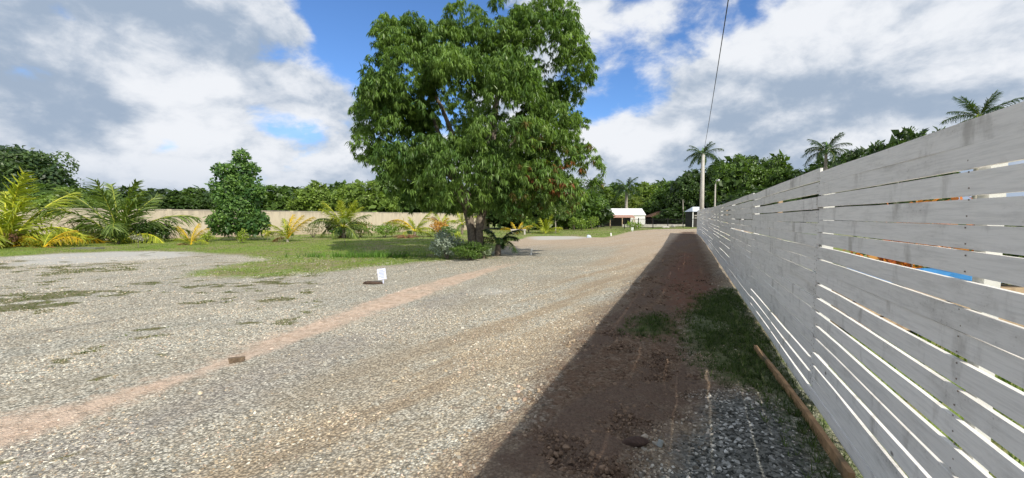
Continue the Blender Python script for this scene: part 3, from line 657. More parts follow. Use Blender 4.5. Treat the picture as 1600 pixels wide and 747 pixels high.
def palm(name, loc, fronds, label, group=None, trunk=None, cat='palm', base=None):
    """fronds: (azimuth rad in camera frame, elevation rad, length, kind, bend, zoff)"""
    root = empty(name, loc, YAW, label, cat, group)
    th = 0
    if trunk:
        th, r0, r1, mt = trunk; nr = max(8, int(th/.28)); pth = []; rd = []
        for i in range(nr*2+1):
            t = i/(nr*2); bul = 1+.18*math.sin(t*3.1)
            pth.append((0, 0, t*th-.05)); rd.append((r0+(r1-r0)*t)*bul*(1.05 if i % 2 else .97))
        A = tube(pth, rd, 10, 3, .03); link('trunk', mesh(name+'_trunk', A[0], A[1], mt, smooth_=True), root)
    for (az, el, ln, kind, bend) in fronds:
        me = fget(kind, bend)
        link('frond', me, root, (0, 0, th), (random.uniform(-.25, .25), -el, az), (ln, ln, ln))
    return root, th
def rosette(n, lmin, lmax, kinds, seed, el0=1.45, el1=-.1, bmin=.6):
    r = random.Random(seed); out = []
    for i in range(n):
        t = (i+.5)/n; el = el0+(el1-el0)*t**.9; az = i*2.39996+r.uniform(-.2, .2); b = [.45, .7, 1.2, 1.7][min(3, int(t*3.2+r.random()))]
        k = kinds[min(len(kinds)-1, int(t*len(kinds)))]
        out.append((az, el+r.uniform(-.1, .1), r.uniform(lmin, lmax)*(1-.15*abs(t-.5)), k, b))
    return out
PI = math.pi
# big young coconut palms by the wall
palm('coconut_palm', at(187, 26.5), rosette(15, 4.2, 5.0, 'ggggggm', 3, 1.5, .4)+[(.1, .1, 2.2, 'd', 1.7), (-.5, .25, 2.6, 'm', 1.7)], 'large stemless green coconut palm in front of the beige wall', 'young coconut palms along the wall')
palm('coconut_palm', at(10, 22.5), rosette(13, 4.0, 4.8, 'mmmmmmy', 5, 1.45, .4)+[(.15, .6, 3.4, 'm', 1.4), (.3, .25, 3.0, 'y', 1.8)], 'yellow green coconut palm with arching fronds at the far left edge', 'young coconut palms along the wall')
palm('coconut_palm', at(66, 22.), [(.2, .75, 2.1, 'y', 1.4), (.5, 1.0, 1.7, 'y', 1.), (2.9, .8, 1.9, 'y', 1.4), (1.8, 1.2, 1.5, 'm', 1.), (-1.2, .9, 1.3, 'm', 1.), (.0, .3, 1.2, 'd', 1.8), (3.3, .2, 1.3, 'd', 1.8)], 'small bright yellow coconut palm with dry lower fronds near the left edge', 'young coconut palms along the wall')
palm('yellow_palm', at(297, 24.5), [(0.1, 1.2, 1.5, 'y', 1.), (2.9, 1.2, 1.5, 'y', .7), (1.5, 1.4, 1.5, 'y', .7), (.1, .8, 1.2, 'm', 1.8), (3.2, .85, 1.2, 'm', 1.4), (-1.4, 1.1, 1.1, 'm', 1.), (3.6, .5, 1., 'd', 1.8)], 'little upright yellow palm between the large green palm and the round tree', 'young coconut palms along the wall')
palm('yellow_palm', at(449, 27.5), [(.3, 1.0, 2.3, 'y', .7), (.9, 1.25, 2.0, 'y', .7), (2.4, 1.2, 2.0, 'm', 1.), (3.0, .8, 1.9, 'm', 1.8), (1.6, 1.4, 1.9, 'y', .7), (-1., 1., 1.7, 'm', 1.), (-2.3, 1.1, 1.6, 'm', 1.), (3.1, .3, 1.5, 'd', 1.8)], 'yellow palm with upright fronds right of the round tree', 'young coconut palms along the wall', (.25, .07, .06, M_pbark))
palm('coconut_palm', at(537, 33), rosette(20, 2.4, 2.9, 'mmggg', 8, 1.5, .0)+[(2.9, -.3, 1.6, 'd', 1.8), (2.4, -.5, 1.6, 'd', 1.8)], 'green coconut palm with short trunk by the middle of the beige wall', 'young coconut palms along the wall', (.9, .16, .12, M_bark))
palm('yellow_palm', at(648, 35), rosette(9, 1.9, 2.5, 'mmm', 9, 1.2, .1)+[(3.0, .9, 3.2, 'y', 1.8), (2.8, .6, 2.8, 'm', 1.8)], 'arching yellow green palm against the wall left of the mango trunk', 'young coconut palms along the wall', (.5, .13, .1, M_bark))
palm('dry_palm', at(634, 33), [(i*.52+.2, .75-.35*(i % 2), 1.15, 'd', 1.8) for i in range(12)], 'small palm of dead orange brown fronds before the wall')
palm('yellow_palm', at(690, 40), [(2.9, 1., 2.2, 'y', 1.4), (2.2, 1.2, 2.2, 'm', 1.), (.3, .9, 2.1, 'm', 1.4), (1.2, 1.3, 2., 'm', 1.), (-.8, 1., 1.8, 'y', 1.), (-2.2, 1.1, 1.8, 'd', 1.)], 'yellow and orange leaved palm far behind the silver bush', 'young coconut palms along the wall', (.7, .11, .09, M_bark))
palm('coconut_palm', at(722, 41), rosette(9, 1.7, 2.2, 'mmg', 12, 1.3, .1), 'pale green palm glimpsed just left of the mango trunk', 'young coconut palms along the wall', (1.0, .12, .1, M_bark))
palm('yellow_palm', at(808, 42), [(.25, .85, 2.0, 'y', 1.), (2.8, .8, 2.0, 'y', 1.4), (.9, 1.2, 1.6, 'y', .7), (2.2, 1.2, 1.6, 'y', .7), (-1.2, .8, 1.3, 'm', 1.4), (3.1, .2, 1.2, 'd', 1.8)], 'small yellow palm spread in a V right of the mango trunk', 'young coconut palms along the wall')
palm('coconut_palm', at(852, 43), rosette(13, 1.8, 2.4, 'mmmg', 14, 1.45, .1), 'light green young palm beside the sapling on the far lawn', 'young coconut palms along the wall')
palm('coconut_palm', at(778, 17.2), [(i*.7, .9-.5*((i*7) % 3)/2, 1.25, 'r', [1., 1.4, 1.8][i % 3]) for i in range(14)], 'dark green low palm growing against the right side of the mango trunk', None, (.55, .13, .1, M_bark))

# brown thatch heaps / dry clumps at bases of left palms
shrub('dry_clump', 12, 22.5, 2.6, 1.0, .16, 1800, (.16, .09, .055), (.34, .2, .13), 'heap of dry brown palm litter under the left edge palm', 'dry bush', seed=21, mat=M_dry, stem=False)
shrub('dry_clump', 50, 23.2, 1.6, .7, .15, 900, (.16, .08, .05), (.32, .17, .11), 'small heap of dead reddish fronds beside the small yellow palm', 'dry bush', seed=22, mat=M_dry, stem=False)
shrub('dry_clump', 118, 29.0, 3.0, 1.7, .14, 2200, (.12, .10, .065), (.33, .28, .20), 'twiggy dry brown shrub before the wall between the left palms', 'dry bush', seed=23, mat=M_dry)
shrub('dry_clump', 155, 27.6, 2.4, .9, .14, 1300, (.08, .06, .035), (.24, .17, .11), 'low dark dry growth under the large green palm', 'dry bush', seed=24, mat=M_dry)
shrub('green_bush', 238, 27.2, 2.1, 1.55, .14, 3000, (.02, .05, .012), (.08, .14, .03), 'dark green bush at the right side of the large green palm', seed=25)
shrub('green_bush', 184, 24.8, .9, 1.1, .12, 700, (.08, .14, .03), (.22, .30, .06), 'light green leafy weed under the large green palm', seed=26)
shrub('green_bush', 323, 27., .85, .85, .11, 900, (.16, .24, .03), (.38, .46, .07), 'small lime green bush at the left foot of the round tree', seed=27)
shrub('green_bush', 378, 26.2, .7, .9, .12, 600, (.16, .24, .03), (.34, .42, .07), 'lime green sprig in front of the round tree', seed=28)
shrub('twiggy_shrub', 489, 34., 2.2, 1.2, .10, 800, (.10, .14, .05), (.30, .27, .12), 'sparse reddish green shrub low against the wall', seed=29, flower=(.28, .10, .06))
shrub('flowering_shrub', 563, 34.5, 2.2, 1.5, .13, 1500, (.12, .18, .04), (.32, .36, .10), 'pink flowered shrub beside the short trunked palm', seed=30, flower=(.55, .16, .13))
shrub('green_bush', 601, 34.0, 2.3, 1.4, .13, 2200, (.08, .16, .02), (.24, .36, .06), 'bright green bush against the wall left of the dead palm', seed=31)
shrub('dry_clump', 520, 33.5, 1.4, 2.0, .16, 1100, (.09, .085, .05), (.2, .19, .12), 'grey brown hanging dry foliage left of the short trunked palm', 'dry bush', seed=32, mat=M_dry)
shrub('croton_shrub', 685, 34, 1.5, 1.6, .15, 900, (.35, .14, .03), (.6, .36, .06), 'orange croton shrub glimpsed left of the mango trunk', seed=33, flower=(.6, .4, .25))
shrub('green_bush', 699, 33, 1.5, 1.2, .13, 1000, (.05, .12, .03), (.14, .26, .06), 'deep green bush right of the orange croton', seed=34)
shrub('lime_grass_clump', 712, 31, 1.1, .6, .12, 600, (.25, .32, .04), (.5, .55, .08), 'lime yellow clump on the lawn behind the silver bush', 'plant', seed=35)
for i, (px, w, h, lb) in enumerate([(826, 1.4, 2.0, 'small upright green shrub just right of the V shaped yellow palm'), (897, 1.6, 2.2, 'light green shrub before the black fence, left in its row'),
                                    (909, 1.5, 1.9, 'light green shrub before the black fence, second in its row'), (925, 1.8, 2.4, 'taller light green shrub before the black fence near the white building'), (990, 2.2, 1.3, 'low green shrub at the end of the lawn before the building')]):
    shrub('green_bush', px, 55 if i else 45, w, h, .24, 500, (.10, .18, .03), (.28, .38, .07), lb, group='shrubs on the far lawn edge', seed=40+i)
for i, (px, py, h, lb, cc) in enumerate([(541, 386, 1.0, 'thin leaning sapling on the shaded lawn', (.05, .10, .02)), (418, 378, .75, 'small weed with yellowish tip on the lawn', (.30, .30, .06)), (390, 372, .6, 'little grey green plant on the lawn before the round tree', (.16, .18, .1)), (216, 388, .65, 'small grey leafless plant on the lawn before the palm', (.2, .2, .15)),
                               (455, 374, .45, 'tiny green seedling on the lawn before the yellow palm', (.1, .16, .03)), (640, 371, .5, 'tiny dark seedling on the lawn before the dead palm', (.05, .09, .03))]):
    x, y = G(px, py); Zz = x*FW[0]+y*FW[1]; r = np.random.default_rng(i+90)
    root = empty('seedling', (x, y, float(gz(x, y))), YAW, lb, 'plant', 'seedlings on the lawn')
    ln = -.45 if i == 0 else .05
    A = tube([(0, 0, -.02), (ln*.3*h, 0, h*.5), (ln*h, 0, h*.95)], [.014, .011, .005], 5); link('stem', mesh('seedling_stem', A[0], A[1], M_bark), root)
    S = np.array([(ln*h-.1, 0, h*.95, h*.32, h*.3, h*.13), (ln*h+.06, 0, h*.8, h*.2, h*.2, h*.12)])
    v = cloud(S, 130, .13, cc, tuple(q*1.9 for q in cc), r); link('foliage', mesh('seedling_foliage', v[0], v[1], M_leaf, v[2]), root)
# coarse grass tuft on the lawn
x0, y0 = G(578, 402); x = x0+rng.normal(0, 1.1, 260)*RT[0]; y = y0+rng.normal(0, .25, 260)+ (x-x0)*RT[1]/RT[0]
o = blades('tall_grass', 'darker coarse grass clump at the edge of the lawn near the sign', x, y, .15, .36, .07, ((.05, .12, .02), (.16, .30, .05)), 7, .4)

# ------------------------------------------------------------------ broadleaf trees
def tree(name, loc, lobes, leaves, size, c0, c1, label, group=None, seed=0, trunk=(3, .2, 5, 2), subs=9, subf=.42, mat=None, tm=None):
    r = np.random.default_rng(seed+900); root = empty(name, loc, YAW, label, 'tree', group)
    S = sublobes(lobes, subs, subf, r); lb = np.array(lobes)
    v = joinb([cloud(S, leaves, size, c0, c1, r, .2), cloud(lb*np.array([1, 1, 1, .8, .8, .8]), leaves//4, size*1.5, tuple(q*.8 for q in c0), c0, r, .2)]); link('crown', mesh(name+'_crown', v[0], v[1], mat or M_leaf, v[2]), root)
    A = trunkVF(trunk[0], trunk[1], trunk[2], trunk[3], seed); link('trunk', mesh(name+'_trunk', A[0], A[1], tm or M_bark, smooth_=True), root)
    return root
tree('round_tree', at(374, 29), [(0, 0, 1.8, 1.55, 1.5, 1.6), (-.3, 0, 3.4, 1.3, 1.3, 1.2), (.1, 0, 5.0, .85, .9, 1.1), (-.9, 0, 5.0, .8, .8, .7), (0, 0, 2.7, 1.45, 1.4, 1.), (0, 0, 4.3, 1.1, 1.1, .9), (.3, 0, 6.2, .5, .5, .5), (1.0, 0, 5.2, .5, .5, .5), (-1.5, 0, 3.9, .6, .6, .5), (1.1, -.2, 3.6, .9, .9, .9), (-1.2, 0, 1.3, 1., 1.1, 1.0), (1.3, 0, 1.3, 1., 1.1, 1.)], 15000, .20, (.055, .13, .035), (.20, .33, .08),
     'dense conical broadleaf tree standing in front of the beige wall', None, 3, (4.5, .14, 5, 1.2), 10, .36)
tree('far_tree', at(20, 46), [(0, 0, 6.2, 5.2, 5, 4.6), (3.6, 0, 4.8, 3.4, 3.4, 4.2), (-4, 0, 7, 4, 4, 4), (1.5, 0, 8.0, 2.5, 2.6, 1.7), (5.3, 0, 3.2, 1.8, 2, 2.6)], 22000, .36, (.04, .08, .03), (.13, .20, .065),
     'big dark rounded tree beyond the wall at the far left', None, 4, (6, .4, 5, 3), 12, .34)
# the sapling on the far lawn
tree('sapling', at(868, 43.5), [(0, 0, 3.0, 1.3, 1.2, 1.2), (-.8, 0, 2.3, 1.0, 1.0, .8), (.7, 0, 2.2, 1.0, 1.0, .8), (0, 0, 4.2, .7, .7, .8)], 2600, .17, (.08, .14, .03), (.24, .32, .08), 'thin young tree with pale trunk on the far lawn', None, 6, (2.6, .07, 4, .8), 8, .4, None, M_pbark)
# variants for belts
VAR = []
for k in range(7):
    r = np.random.default_rng(k+40); wd = [1, .8, 1.15, .9, 1.25, 1, .75][k]
    lb = [(0, 0, .58, .34*wd, .34, .3), (-.2*wd, .05, .42, .26*wd, .28, .26), (.22*wd, 0, .46, .26*wd, .26, .28), (.04, 0, .80, .2*wd, .2, .17), (.0, 0, .25, .32*wd, .3, .2), (-.16*wd, 0, .70, .16, .18, .14)]
    S = sublobes(lb, 10, .34, r); v = joinb([cloud(S, 9000, .030 if k < 5 else .038, (.8, .8, .8), (2.3, 2.1, 2.0), r, .2), cloud(np.array(lb)*np.array([1, 1, 1, .8, .8, .8]), 1500, .11, (.6, .6, .6), (1.2, 1.2, 1.2), r, .2)])
    A = trunkVF(.55, .022, 4, .22, k, 6)
    VAR.append((v, mesh('belt_trunk', A[0], A[1], M_bark)))
_cm = {}
def belt(px, Z, ytop, w, var, tone, name, label, group):
    loc = at(px, Z); h = HZ(ytop, Z)-loc[2]
    root = empty(name, loc, YAW+random.uniform(-.4, .4), label, 'tree', group)
    key = (var, tone)
    if key not in _cm:
        v = VAR[var][0]; tn = {'d': (.046, .086, .024), 'm': (.082, .145, .032), 'l': (.13, .20, .04), 'y': (.135, .19, .036)}[tone]
        _cm[key] = mesh('belt_crown', v[0], v[1], M_leaf, v[2]*np.array(tn)*1.0)
    link('crown', _cm[key], root, scale=(w*1.0, w, h)); link('trunk', VAR[var][1], root, scale=(h, h, h))
gl = 'trees beyond the beige wall'
for i, (px, Z, yt, w, var, tone, lb) in enumerate([
    (-90, 42, 262, 12, 1, 'd', 'dark tree beyond the wall cut by the left edge'), (80, 44, 285, 9, 2, 'm', 'bushy tree behind the small yellow palm'), (105, 40, 292, 6, 5, 'l', 'light green bush tree above the wall left of the large palm'),
    (140, 52, 292, 10, 0, 'm', 'tree whose crown shows left of the large palm fronds'), (200, 55, 290, 11, 1, 'd', 'dark tree directly behind the large green palm'), (255, 58, 293, 12, 2, 'd', 'low dark tree right of the large green palm'),
    (305, 60, 291, 11, 3, 'm', 'tree beyond the wall left of the round tree'), (345, 60, 296, 10, 4, 'd', 'dark tree hidden behind the round tree'), (425, 58, 288, 11, 5, 'm', 'tree above the wall right of the round tree'),
    (455, 64, 290, 12, 0, 'd', 'dark tree behind the yellow palm'), (492, 52, 282, 8.5, 6, 'l', 'light feathery tree beyond the wall, first left of the paired crowns'), (530, 60, 283, 10, 1, 'm', 'tree crown behind the short trunked palm'),
    (565, 52, 281, 9, 4, 'l', 'light green broad tree beyond the pink flowered shrub'), (545, 70, 285, 12, 2, 'd', 'dark tree in the back row right of the short trunked palm'), (610, 56, 262, 8, 3, 'm', 'taller tree showing under the left mango branches'),
    (650, 58, 285, 11, 5, 'd', 'dark tree behind the dead palm'), (700, 60, 285, 12, 0, 'm', 'tree behind the orange croton'), (750, 62, 280, 12, 1, 'd', 'dark tree straight behind the mango trunk'),
    (800, 60, 275, 12, 2, 'd', 'dark tree behind the V shaped yellow palm'), (845, 58, 270, 11, 3, 'd', 'dark tree behind the young palm on the far lawn'), (885, 60, 275, 10, 4, 'm', 'dense tree behind the sapling'),
    (915, 66, 296, 9, 5, 'd', 'dark low tree left of the white roofed building')]):
    belt(px, Z, yt, w, var, tone, 'belt_tree', lb, gl)
gr = 'trees behind the white roofed building and fence'
for i, (px, Z, yt, w, var, tone, lb) in enumerate([
    (935, 100, 288, 13, 0, 'l', 'light green tree left above the white roof'), (958, 104, 284, 13, 1, 'm', 'green tree left of the palm above the white roof'), (1005, 104, 283, 14, 2, 'l', 'light tree right of the palm above the white roof'),
    (1030, 108, 280, 14, 3, 'm', 'green tree between the white roof and the utility pole'), (985, 98, 305, 11, 4, 'y', 'low yellow green tree right behind the white roof'), (1048, 90, 283, 12, 5, 'm', 'tree over the brown hut'),
    (1068, 84, 268, 10, 6, 'd', 'dark tree just left of the utility pole'), (1082, 92, 262, 12, 0, 'd', 'dark tree behind the utility pole'), (1120, 88, 248, 14, 1, 'd', 'tall dark tree right of the utility pole'),
    (1150, 80, 240, 13, 2, 'm', 'tall tree with sunlit top beyond the end of the white fence'), (1172, 84, 244, 12, 4, 'd', 'dark tree between the two tallest crowns past the fence'), (1208, 78, 238, 11, 3, 'm', 'rounded tree above the middle of the white fence'),
    (1240, 76, 262, 12, 0, 'd', 'dark tree left of the royal palm above the fence'), (1280, 74, 246, 13, 1, 'd', 'dark tree around the royal palm above the fence'), (1316, 72, 234, 11, 6, 'd', 'dark tree right of the royal palm above the fence'),
    (1370, 62, 220, 9, 5, 'd', 'dark tree top showing over the fence, first of the right group'), (1410, 60, 198, 10, 2, 'd', 'dark spreading tree top over the right half of the fence'), (1452, 60, 200, 8, 6, 'd', 'small dark tree tip over the fence left of the coconut palm'),
    (1345, 70, 230, 11, 4, 'd', 'dark tree tip over the fence between the royal palm and right group')]):
    belt(px, Z, yt, w, var, tone, 'far_tree', lb, gr)
# understory hedge masses
for i, (px, Z, yt, w, var, tone, lb) in enumerate([(930, 80, 318, 9, 3, 'd', 'dark low bushes left of the white building'), (890, 70, 315, 12, 2, 'd', 'dark low trees behind the far lawn shrubs'), (1020, 92, 318, 12, 4, 'd', 'dark bushes behind the brown hut'), (1055, 82, 322, 9, 0, 'd', 'dark bushes between hut and small white shed'), (1100, 95, 312, 16, 1, 'd', 'dark understory tree near the fence end'),
                                             (1180, 70, 290, 14, 2, 'd', 'dark understory tree just above the fence'), (850, 66, 318, 12, 5, 'd', 'dark low trees behind the light green young palm'), (800, 68, 316, 12, 6, 'd', 'dark low tree right of the mango trunk')]):
    belt(px, Z, yt, w, var, tone, 'understory_tree', lb, 'dark understory')
# trees and shrubs behind the fence, seen through its gaps
for i, (px, Z, h, w, lb) in enumerate([(1560, 7.5, 1.75, 3.2, 'dark shrub behind the fence at the right edge'), (1500, 9.0, 1.7, 3.4, 'green shrub behind the fence under the coconut palm'), (1430, 12, 1.9, 3.6, 'green shrub far behind the fence')]):
    shrub('hidden_shrub', px, Z, w, h, .14, 2600, (.03, .06, .012), (.14, .2, .04), lb, seed=60+i)
shrub('croton_shrub', 1450, 6.0, 1.9, 2.25, .12, 2200, (.5, .10, .03), (.62, .35, .05), 'red and yellow croton bush seen through the top gap of the fence', seed=66, d=.8)

# palms above trees
def royal(px, Z, ycrown, flen, label, r0=.22, pale=True, nf=16):
    loc = at(px, Z); th = HZ(ycrown, Z)-loc[2]-flen*.15
    fr = []
    for i in range(nf):
        t = (i+.5)/nf; fr.append((i*2.39996, 1.25-1.35*t, flen*random.uniform(.85, 1.05), 'r', [1., 1.4, 1.8, 1.8][min(3, int(t*4))]))
    root, th = palm('royal_palm', loc, fr, label, 'royal palms', (th, r0, r0*.7, M_pbark))
    A = tube([(0, 0, th-.6), (0, 0, th), (0, 0, th+flen*.12), (0, 0, th+flen*.42)], [r0*.75, r0*.9, r0*.5, .02], 8); link('crownshaft', mesh('crownshaft', A[0], A[1], M_greenshaft, smooth_=True), root)
royal(1095, 52, 240, 2.7, 'royal palm whose crown spreads right behind the utility pole top')
royal(978, 92, 292, 4.2, 'royal palm rising behind the white roofed building', .35)
royal(1286, 68, 232, 4.0, 'royal palm poking out of dark trees above the fence', .3)
royal(925, 90, 290, 3.6, 'royal palm at the right edge of the mango crown', .3)
loc = at(1520, 34); palm('coconut_palm', loc, rosette(17, 2.3, 2.8, 'rrg', 31, 1.35, -.25), 'coconut palm crown rising over the right half of the fence', None, (HZ(186, 34)-loc[2], .16, .12, M_pbark))
for i, (px, Z, y1, lb) in enumerate([(1066, 80, 312, 'bare pale palm trunk left of the utility pole'), (1070, 83, 318, 'second bare pale trunk beside it left of the utility pole'), (916, 86, 305, 'pale bare trunk left of the white building'), (921, 86, 306, 'pale bare trunk nearest the white building')]):
    loc = at(px, Z); h = HZ(y1, Z)-loc[2]; A = tube([(0, 0, -.1), (.1, 0, h*.5), (0, 0, h)], [.14, .12, .07], 8)
    o = link('bare_trunk', mesh('bare_trunk', A[0], A[1], M_pbark), None, loc); setp(o, lb, 'tree trunk')

# ------------------------------------------------------------------ poles and wire
M_conc = simple('pale_concrete', (.47, .45, .41), .9, .12, 4., .2, dirt=(.36, .34, .31))
M_blk = simple('black_metal', (.02, .02, .022), .5, .2, 4., .05)
Zp = 44.; loc = at(1096, Zp); hp = HZ(243, Zp)-loc[2]
root = empty('utility_pole', loc, YAW, 'tall pale concrete utility pole at the far end of the fence', 'pole')
A = tube([(0, 0, -.1), (0, 0, hp)], [.24, .15], 10); link('shaft', mesh('pole_shaft', A[0], A[1], M_conc, smooth_=True), root)
link('insulator', bmesh_box('insulator', [(0, 0, hp+.06, .10, .10, .14)], M_conc), root)
top = Vector((loc[0], loc[1], loc[2]+hp))
d = ray(1138, 0); Zw = 11.5; pm_ = Vector((0, 0, EYE))+d*Zw
endp = top+(pm_-top)*1.55; endp.z = pm_.z+.35
pts = []
for i in range(33):
    t = i/32; p = top.lerp(endp, t); tm_ = 1/1.55; target = pm_.z-(top.z+(endp.z-top.z)*tm_); p.z += target*(t*(1-t))/(tm_*(1-tm_)); pts.append(p)
A = tube(pts, [.016]*33, 5); o = link('overhead_wire', mesh('overhead_wire', A[0], A[1], M_blk), None); setp(o, 'black overhead wire running up from the utility pole', 'wire')
loc = at(1116, 56); h = HZ(288, 56)-loc[2]
root = empty('lamp_post', loc, YAW, 'thin grey lamp post between the utility pole and the fence', 'lamp post')
A = tube([(0, 0, -.1), (0, 0, h)], [.13, .09], 8); link('post', mesh('lamp_shaft', A[0], A[1], M_conc), root)
A = tube([(0, 0, h), (.1, -.2, h+.5)], [.04, .04], 6); link('arm', mesh('lamp_arm', A[0], A[1], M_conc), root)
link('lamp_head', bmesh_box('lamp_head', [(.15, -.35, h+.5, .25, .6, .2)], simple('grey_lamp_housing', (.45, .47, .5), .5)), root)

# ------------------------------------------------------------------ boundary wall
M_wall, N = pmat('cream_render'); pw = N.n('ShaderNodeTexCoord').outputs['Object']; oiw = N.n('ShaderNodeObjectInfo').outputs['Random']
pw2 = N.v('ADD', pw, N.n('ShaderNodeCombineXYZ', {0: N.m('MULTIPLY', oiw, 31.), 1: 0., 2: 0.}).outputs[0])
ww = N.noise(N.v('MULTIPLY', pw2, (2.5, 1, .5)), 1.2, 6., .65); wz = N.n('ShaderNodeSeparateXYZ', {0: pw}).outputs[2]
cw = N.mix(N.ss(ww, .4, .65), (.50, .435, .34), (.44, .385, .30)); cw = N.mix(N.m('MULTIPLY', N.ss(wz, 1.7, 2.3), N.ss(ww, .45, .6, 0., .55)), cw, (.30, .26, .21)); cw = N.mix(N.m('MULTIPLY', N.ss(wz, .7, 0.), .5), cw, (.30, .22, .15))
finish(N, cw, .92, ww, .2, .01); M_cope = simple('wall_coping', (.34, .31, .26), .95, .2, 2., .2)
A0 = np.array([-28.1, 32.3])+np.array([-12.9, -14.7])*.62; A1 = np.array([-28.1, 32.3])+np.array([12.9, 14.7])*1.9
def c2(v): return np.array([v[0]*RT[0]+v[1]*FW[0], v[0]*RT[1]+v[1]*FW[1]])
W0, W1 = c2(A0), c2(A1); dw = W1-W0; LW = np.hypot(*dw); aw = math.atan2(dw[1], dw[0]); ns = 16; sg = LW/ns
wall = empty('boundary_wall', (W0[0], W0[1], 0), aw, 'long cream rendered boundary wall behind the lawn and palms', 'wall')
wp = bmesh_box('wall_panel', [(sg/2, 0, 1.05, sg-.3, .15, 2.5)], M_wall); wc = bmesh_box('wall_column', [(0, 0, 1.08, .3, .24, 2.62)], M_wall); wk = bmesh_box('coping', [(sg/2, 0, 2.34, sg-.3, .2, .08)], M_cope)
for i in range(ns):
    link('wall_panel', wp, wall, (i*sg, 0, 0)); link('coping', wk, wall, (i*sg, 0, 0)); link('wall_column', wc, wall, (i*sg, 0, 0))
link('wall_column', wc, wall, (LW, 0, 0))

# ------------------------------------------------------------------ far buildings and black fence
M_white = simple('white_roof_sheet', (.80, .80, .80), .5, .05, 2., .05); M_wpaint = simple('white_wall_paint', (.74, .74, .73), .8, .08, 2., .05)
M_tile = simple('terracotta_tiles', (.38, .22, .17), .85, .3, 6., .3); M_dark = simple('painted_dark_interior', (.035, .033, .03), .8, .2, 2., .1); M_brown = simple('brown_thatch', (.11, .06, .04), .95, .3, 5., .5)  # the dark interior tone puts unlit insides into the colour
M_glass = simple('dark_window_glass', (.03, .04, .05), .15, .1, 1., 0, spec=.6)
loc = at(972, 84); k = 84/FPX
root = empty('white_building', loc, YAW, 'low white building with bright white metal roof and tiled veranda', 'building')
w2 = 36*k; e = 2.2
link('wall', bmesh_box('building_wall', [(0, 2.6, 1.25, 2*w2, 5, 2.7)], M_wpaint), root)
V = [(-w2-.2, -.1, 2.35), (w2+.1, -.1, 2.35), (w2+.1, 2.6, 3.75), (-w2+.6, 2.6, 3.75), (w2+.1, 5.3, 2.35), (-w2-.2, 5.3, 2.35)]
V2 = [(x, y, z+.12) for x, y, z in V]
F = [[0, 1, 2, 3], [3, 2, 4, 5], [0, 3, 5], [6+3, 6+2, 6+1, 6+0], [6+5, 6+4, 6+2, 6+3], [11, 9, 6], [0, 6, 7, 1], [1, 7, 8, 2], [2, 8, 10, 4], [4, 10, 11, 5], [5, 11, 6, 0]]
link('roof', mesh('building_roof', V2+V, [[(i+6) % 12 for i in f][::-1] for f in F], M_white), root)
link('gable', mesh('gable', [(w2, .1, 2.6), (w2, 5.1, 2.6), (w2, 2.6, 3.7), (w2-.1, .1, 2.6), (w2-.1, 5.1, 2.6), (w2-.1, 2.6, 3.7)], [[0, 1, 2], [5, 4, 3], [0, 3, 4, 1], [1, 4, 5, 2], [2, 5, 3, 0]], M_wpaint), root)
vw = 27*k
link('veranda_roof', mesh('veranda_roof', [(-w2-.3, -1.9, 1.95), (-w2-.3+2*vw, -1.9, 1.95), (-w2-.3+2*vw, -.12, 2.42), (-w2-.3, -.12, 2.42), (-w2-.3, -1.9, 1.85), (-w2-.3+2*vw, -1.9, 1.85), (-w2-.3+2*vw, -.12, 2.3), (-w2-.3, -.12, 2.3)],
     [[0, 1, 2, 3], [7, 6, 5, 4], [0, 4, 5, 1], [1, 5, 6, 2], [3, 2, 6, 7], [0, 3, 7, 4]], M_tile), root)
link('painted_dark_opening', bmesh_box('painted_dark_opening', [(-w2+vw-.2, .06, 1.1, 2*vw-1, .12, 2.1)], M_dark), root)  # near-black panel on the solid wall; the veranda's shade is painted in
for xx in (-w2+.0, -w2+1.9, -w2+4.4, -w2+2*vw-.5): link('veranda_post', bmesh_box('veranda_post', [(xx, -1.75, .9, .16, .16, 1.95)], simple('tan_post', (.5, .38, .25))), root)
loc = at(1037, 86); root = empty('brown_hut', loc, YAW, 'small open hut with dark brown pitched roof', 'hut')
link('roof', mesh('hut_roof', [(-3.8, -2.5, 1.9), (3.8, -2.5, 1.9), (3.8, 2.5, 1.9), (-3.8, 2.5, 1.9), (-1.2, 0, 3.2), (1.2, 0, 3.2)], [[0, 1, 5, 4], [1, 2, 5], [2, 3, 4, 5], [3, 0, 4], [3, 2, 1, 0]], M_brown), root)
for xx in (-3.2, 0, 3.2):
    for yy in (-2.1, 2.1): link('post', bmesh_box('hut_post', [(xx, yy, .95, .18, .18, 1.95)], M_brown), root)
link('back_wall', bmesh_box('hut_back', [(0, 2.3, .9, 6.4, .12, 1.8)], M_dark), root)
loc = at(1087, 66); root = empty('small_shed', loc, YAW, 'small shed with bluish white roof beside the end of the fence', 'shed')
link('roof', mesh('shed_roof', [(-1.3, -1.6, 2.55), (1.6, -1.6, 2.55), (1.6, 1.6, 2.55), (-1.3, 1.6, 2.55), (-.6, 0, 3.35), (1.0, 0, 3.35)], [[0, 1, 5, 4], [1, 2, 5], [2, 3, 4, 5], [3, 0, 4], [3, 2, 1, 0]], simple('bluish_white_roof', (.62, .66, .72), .5)), root)
link('wall', bmesh_box('shed_wall', [(.15, .2, 1.25, 2.5, 2.6, 2.6)], M_dark), root)
for xx in (-1.15, 1.45): link('post', bmesh_box('shed_post', [(xx, -1.4, 1.25, .12, .12, 2.6)], M_wpaint), root)
for zz_ in (1.5, 1.9): link('louvre', bmesh_box('louvre', [(.15, -1.13, zz_, 1.8, .05, .12)], M_conc), root)
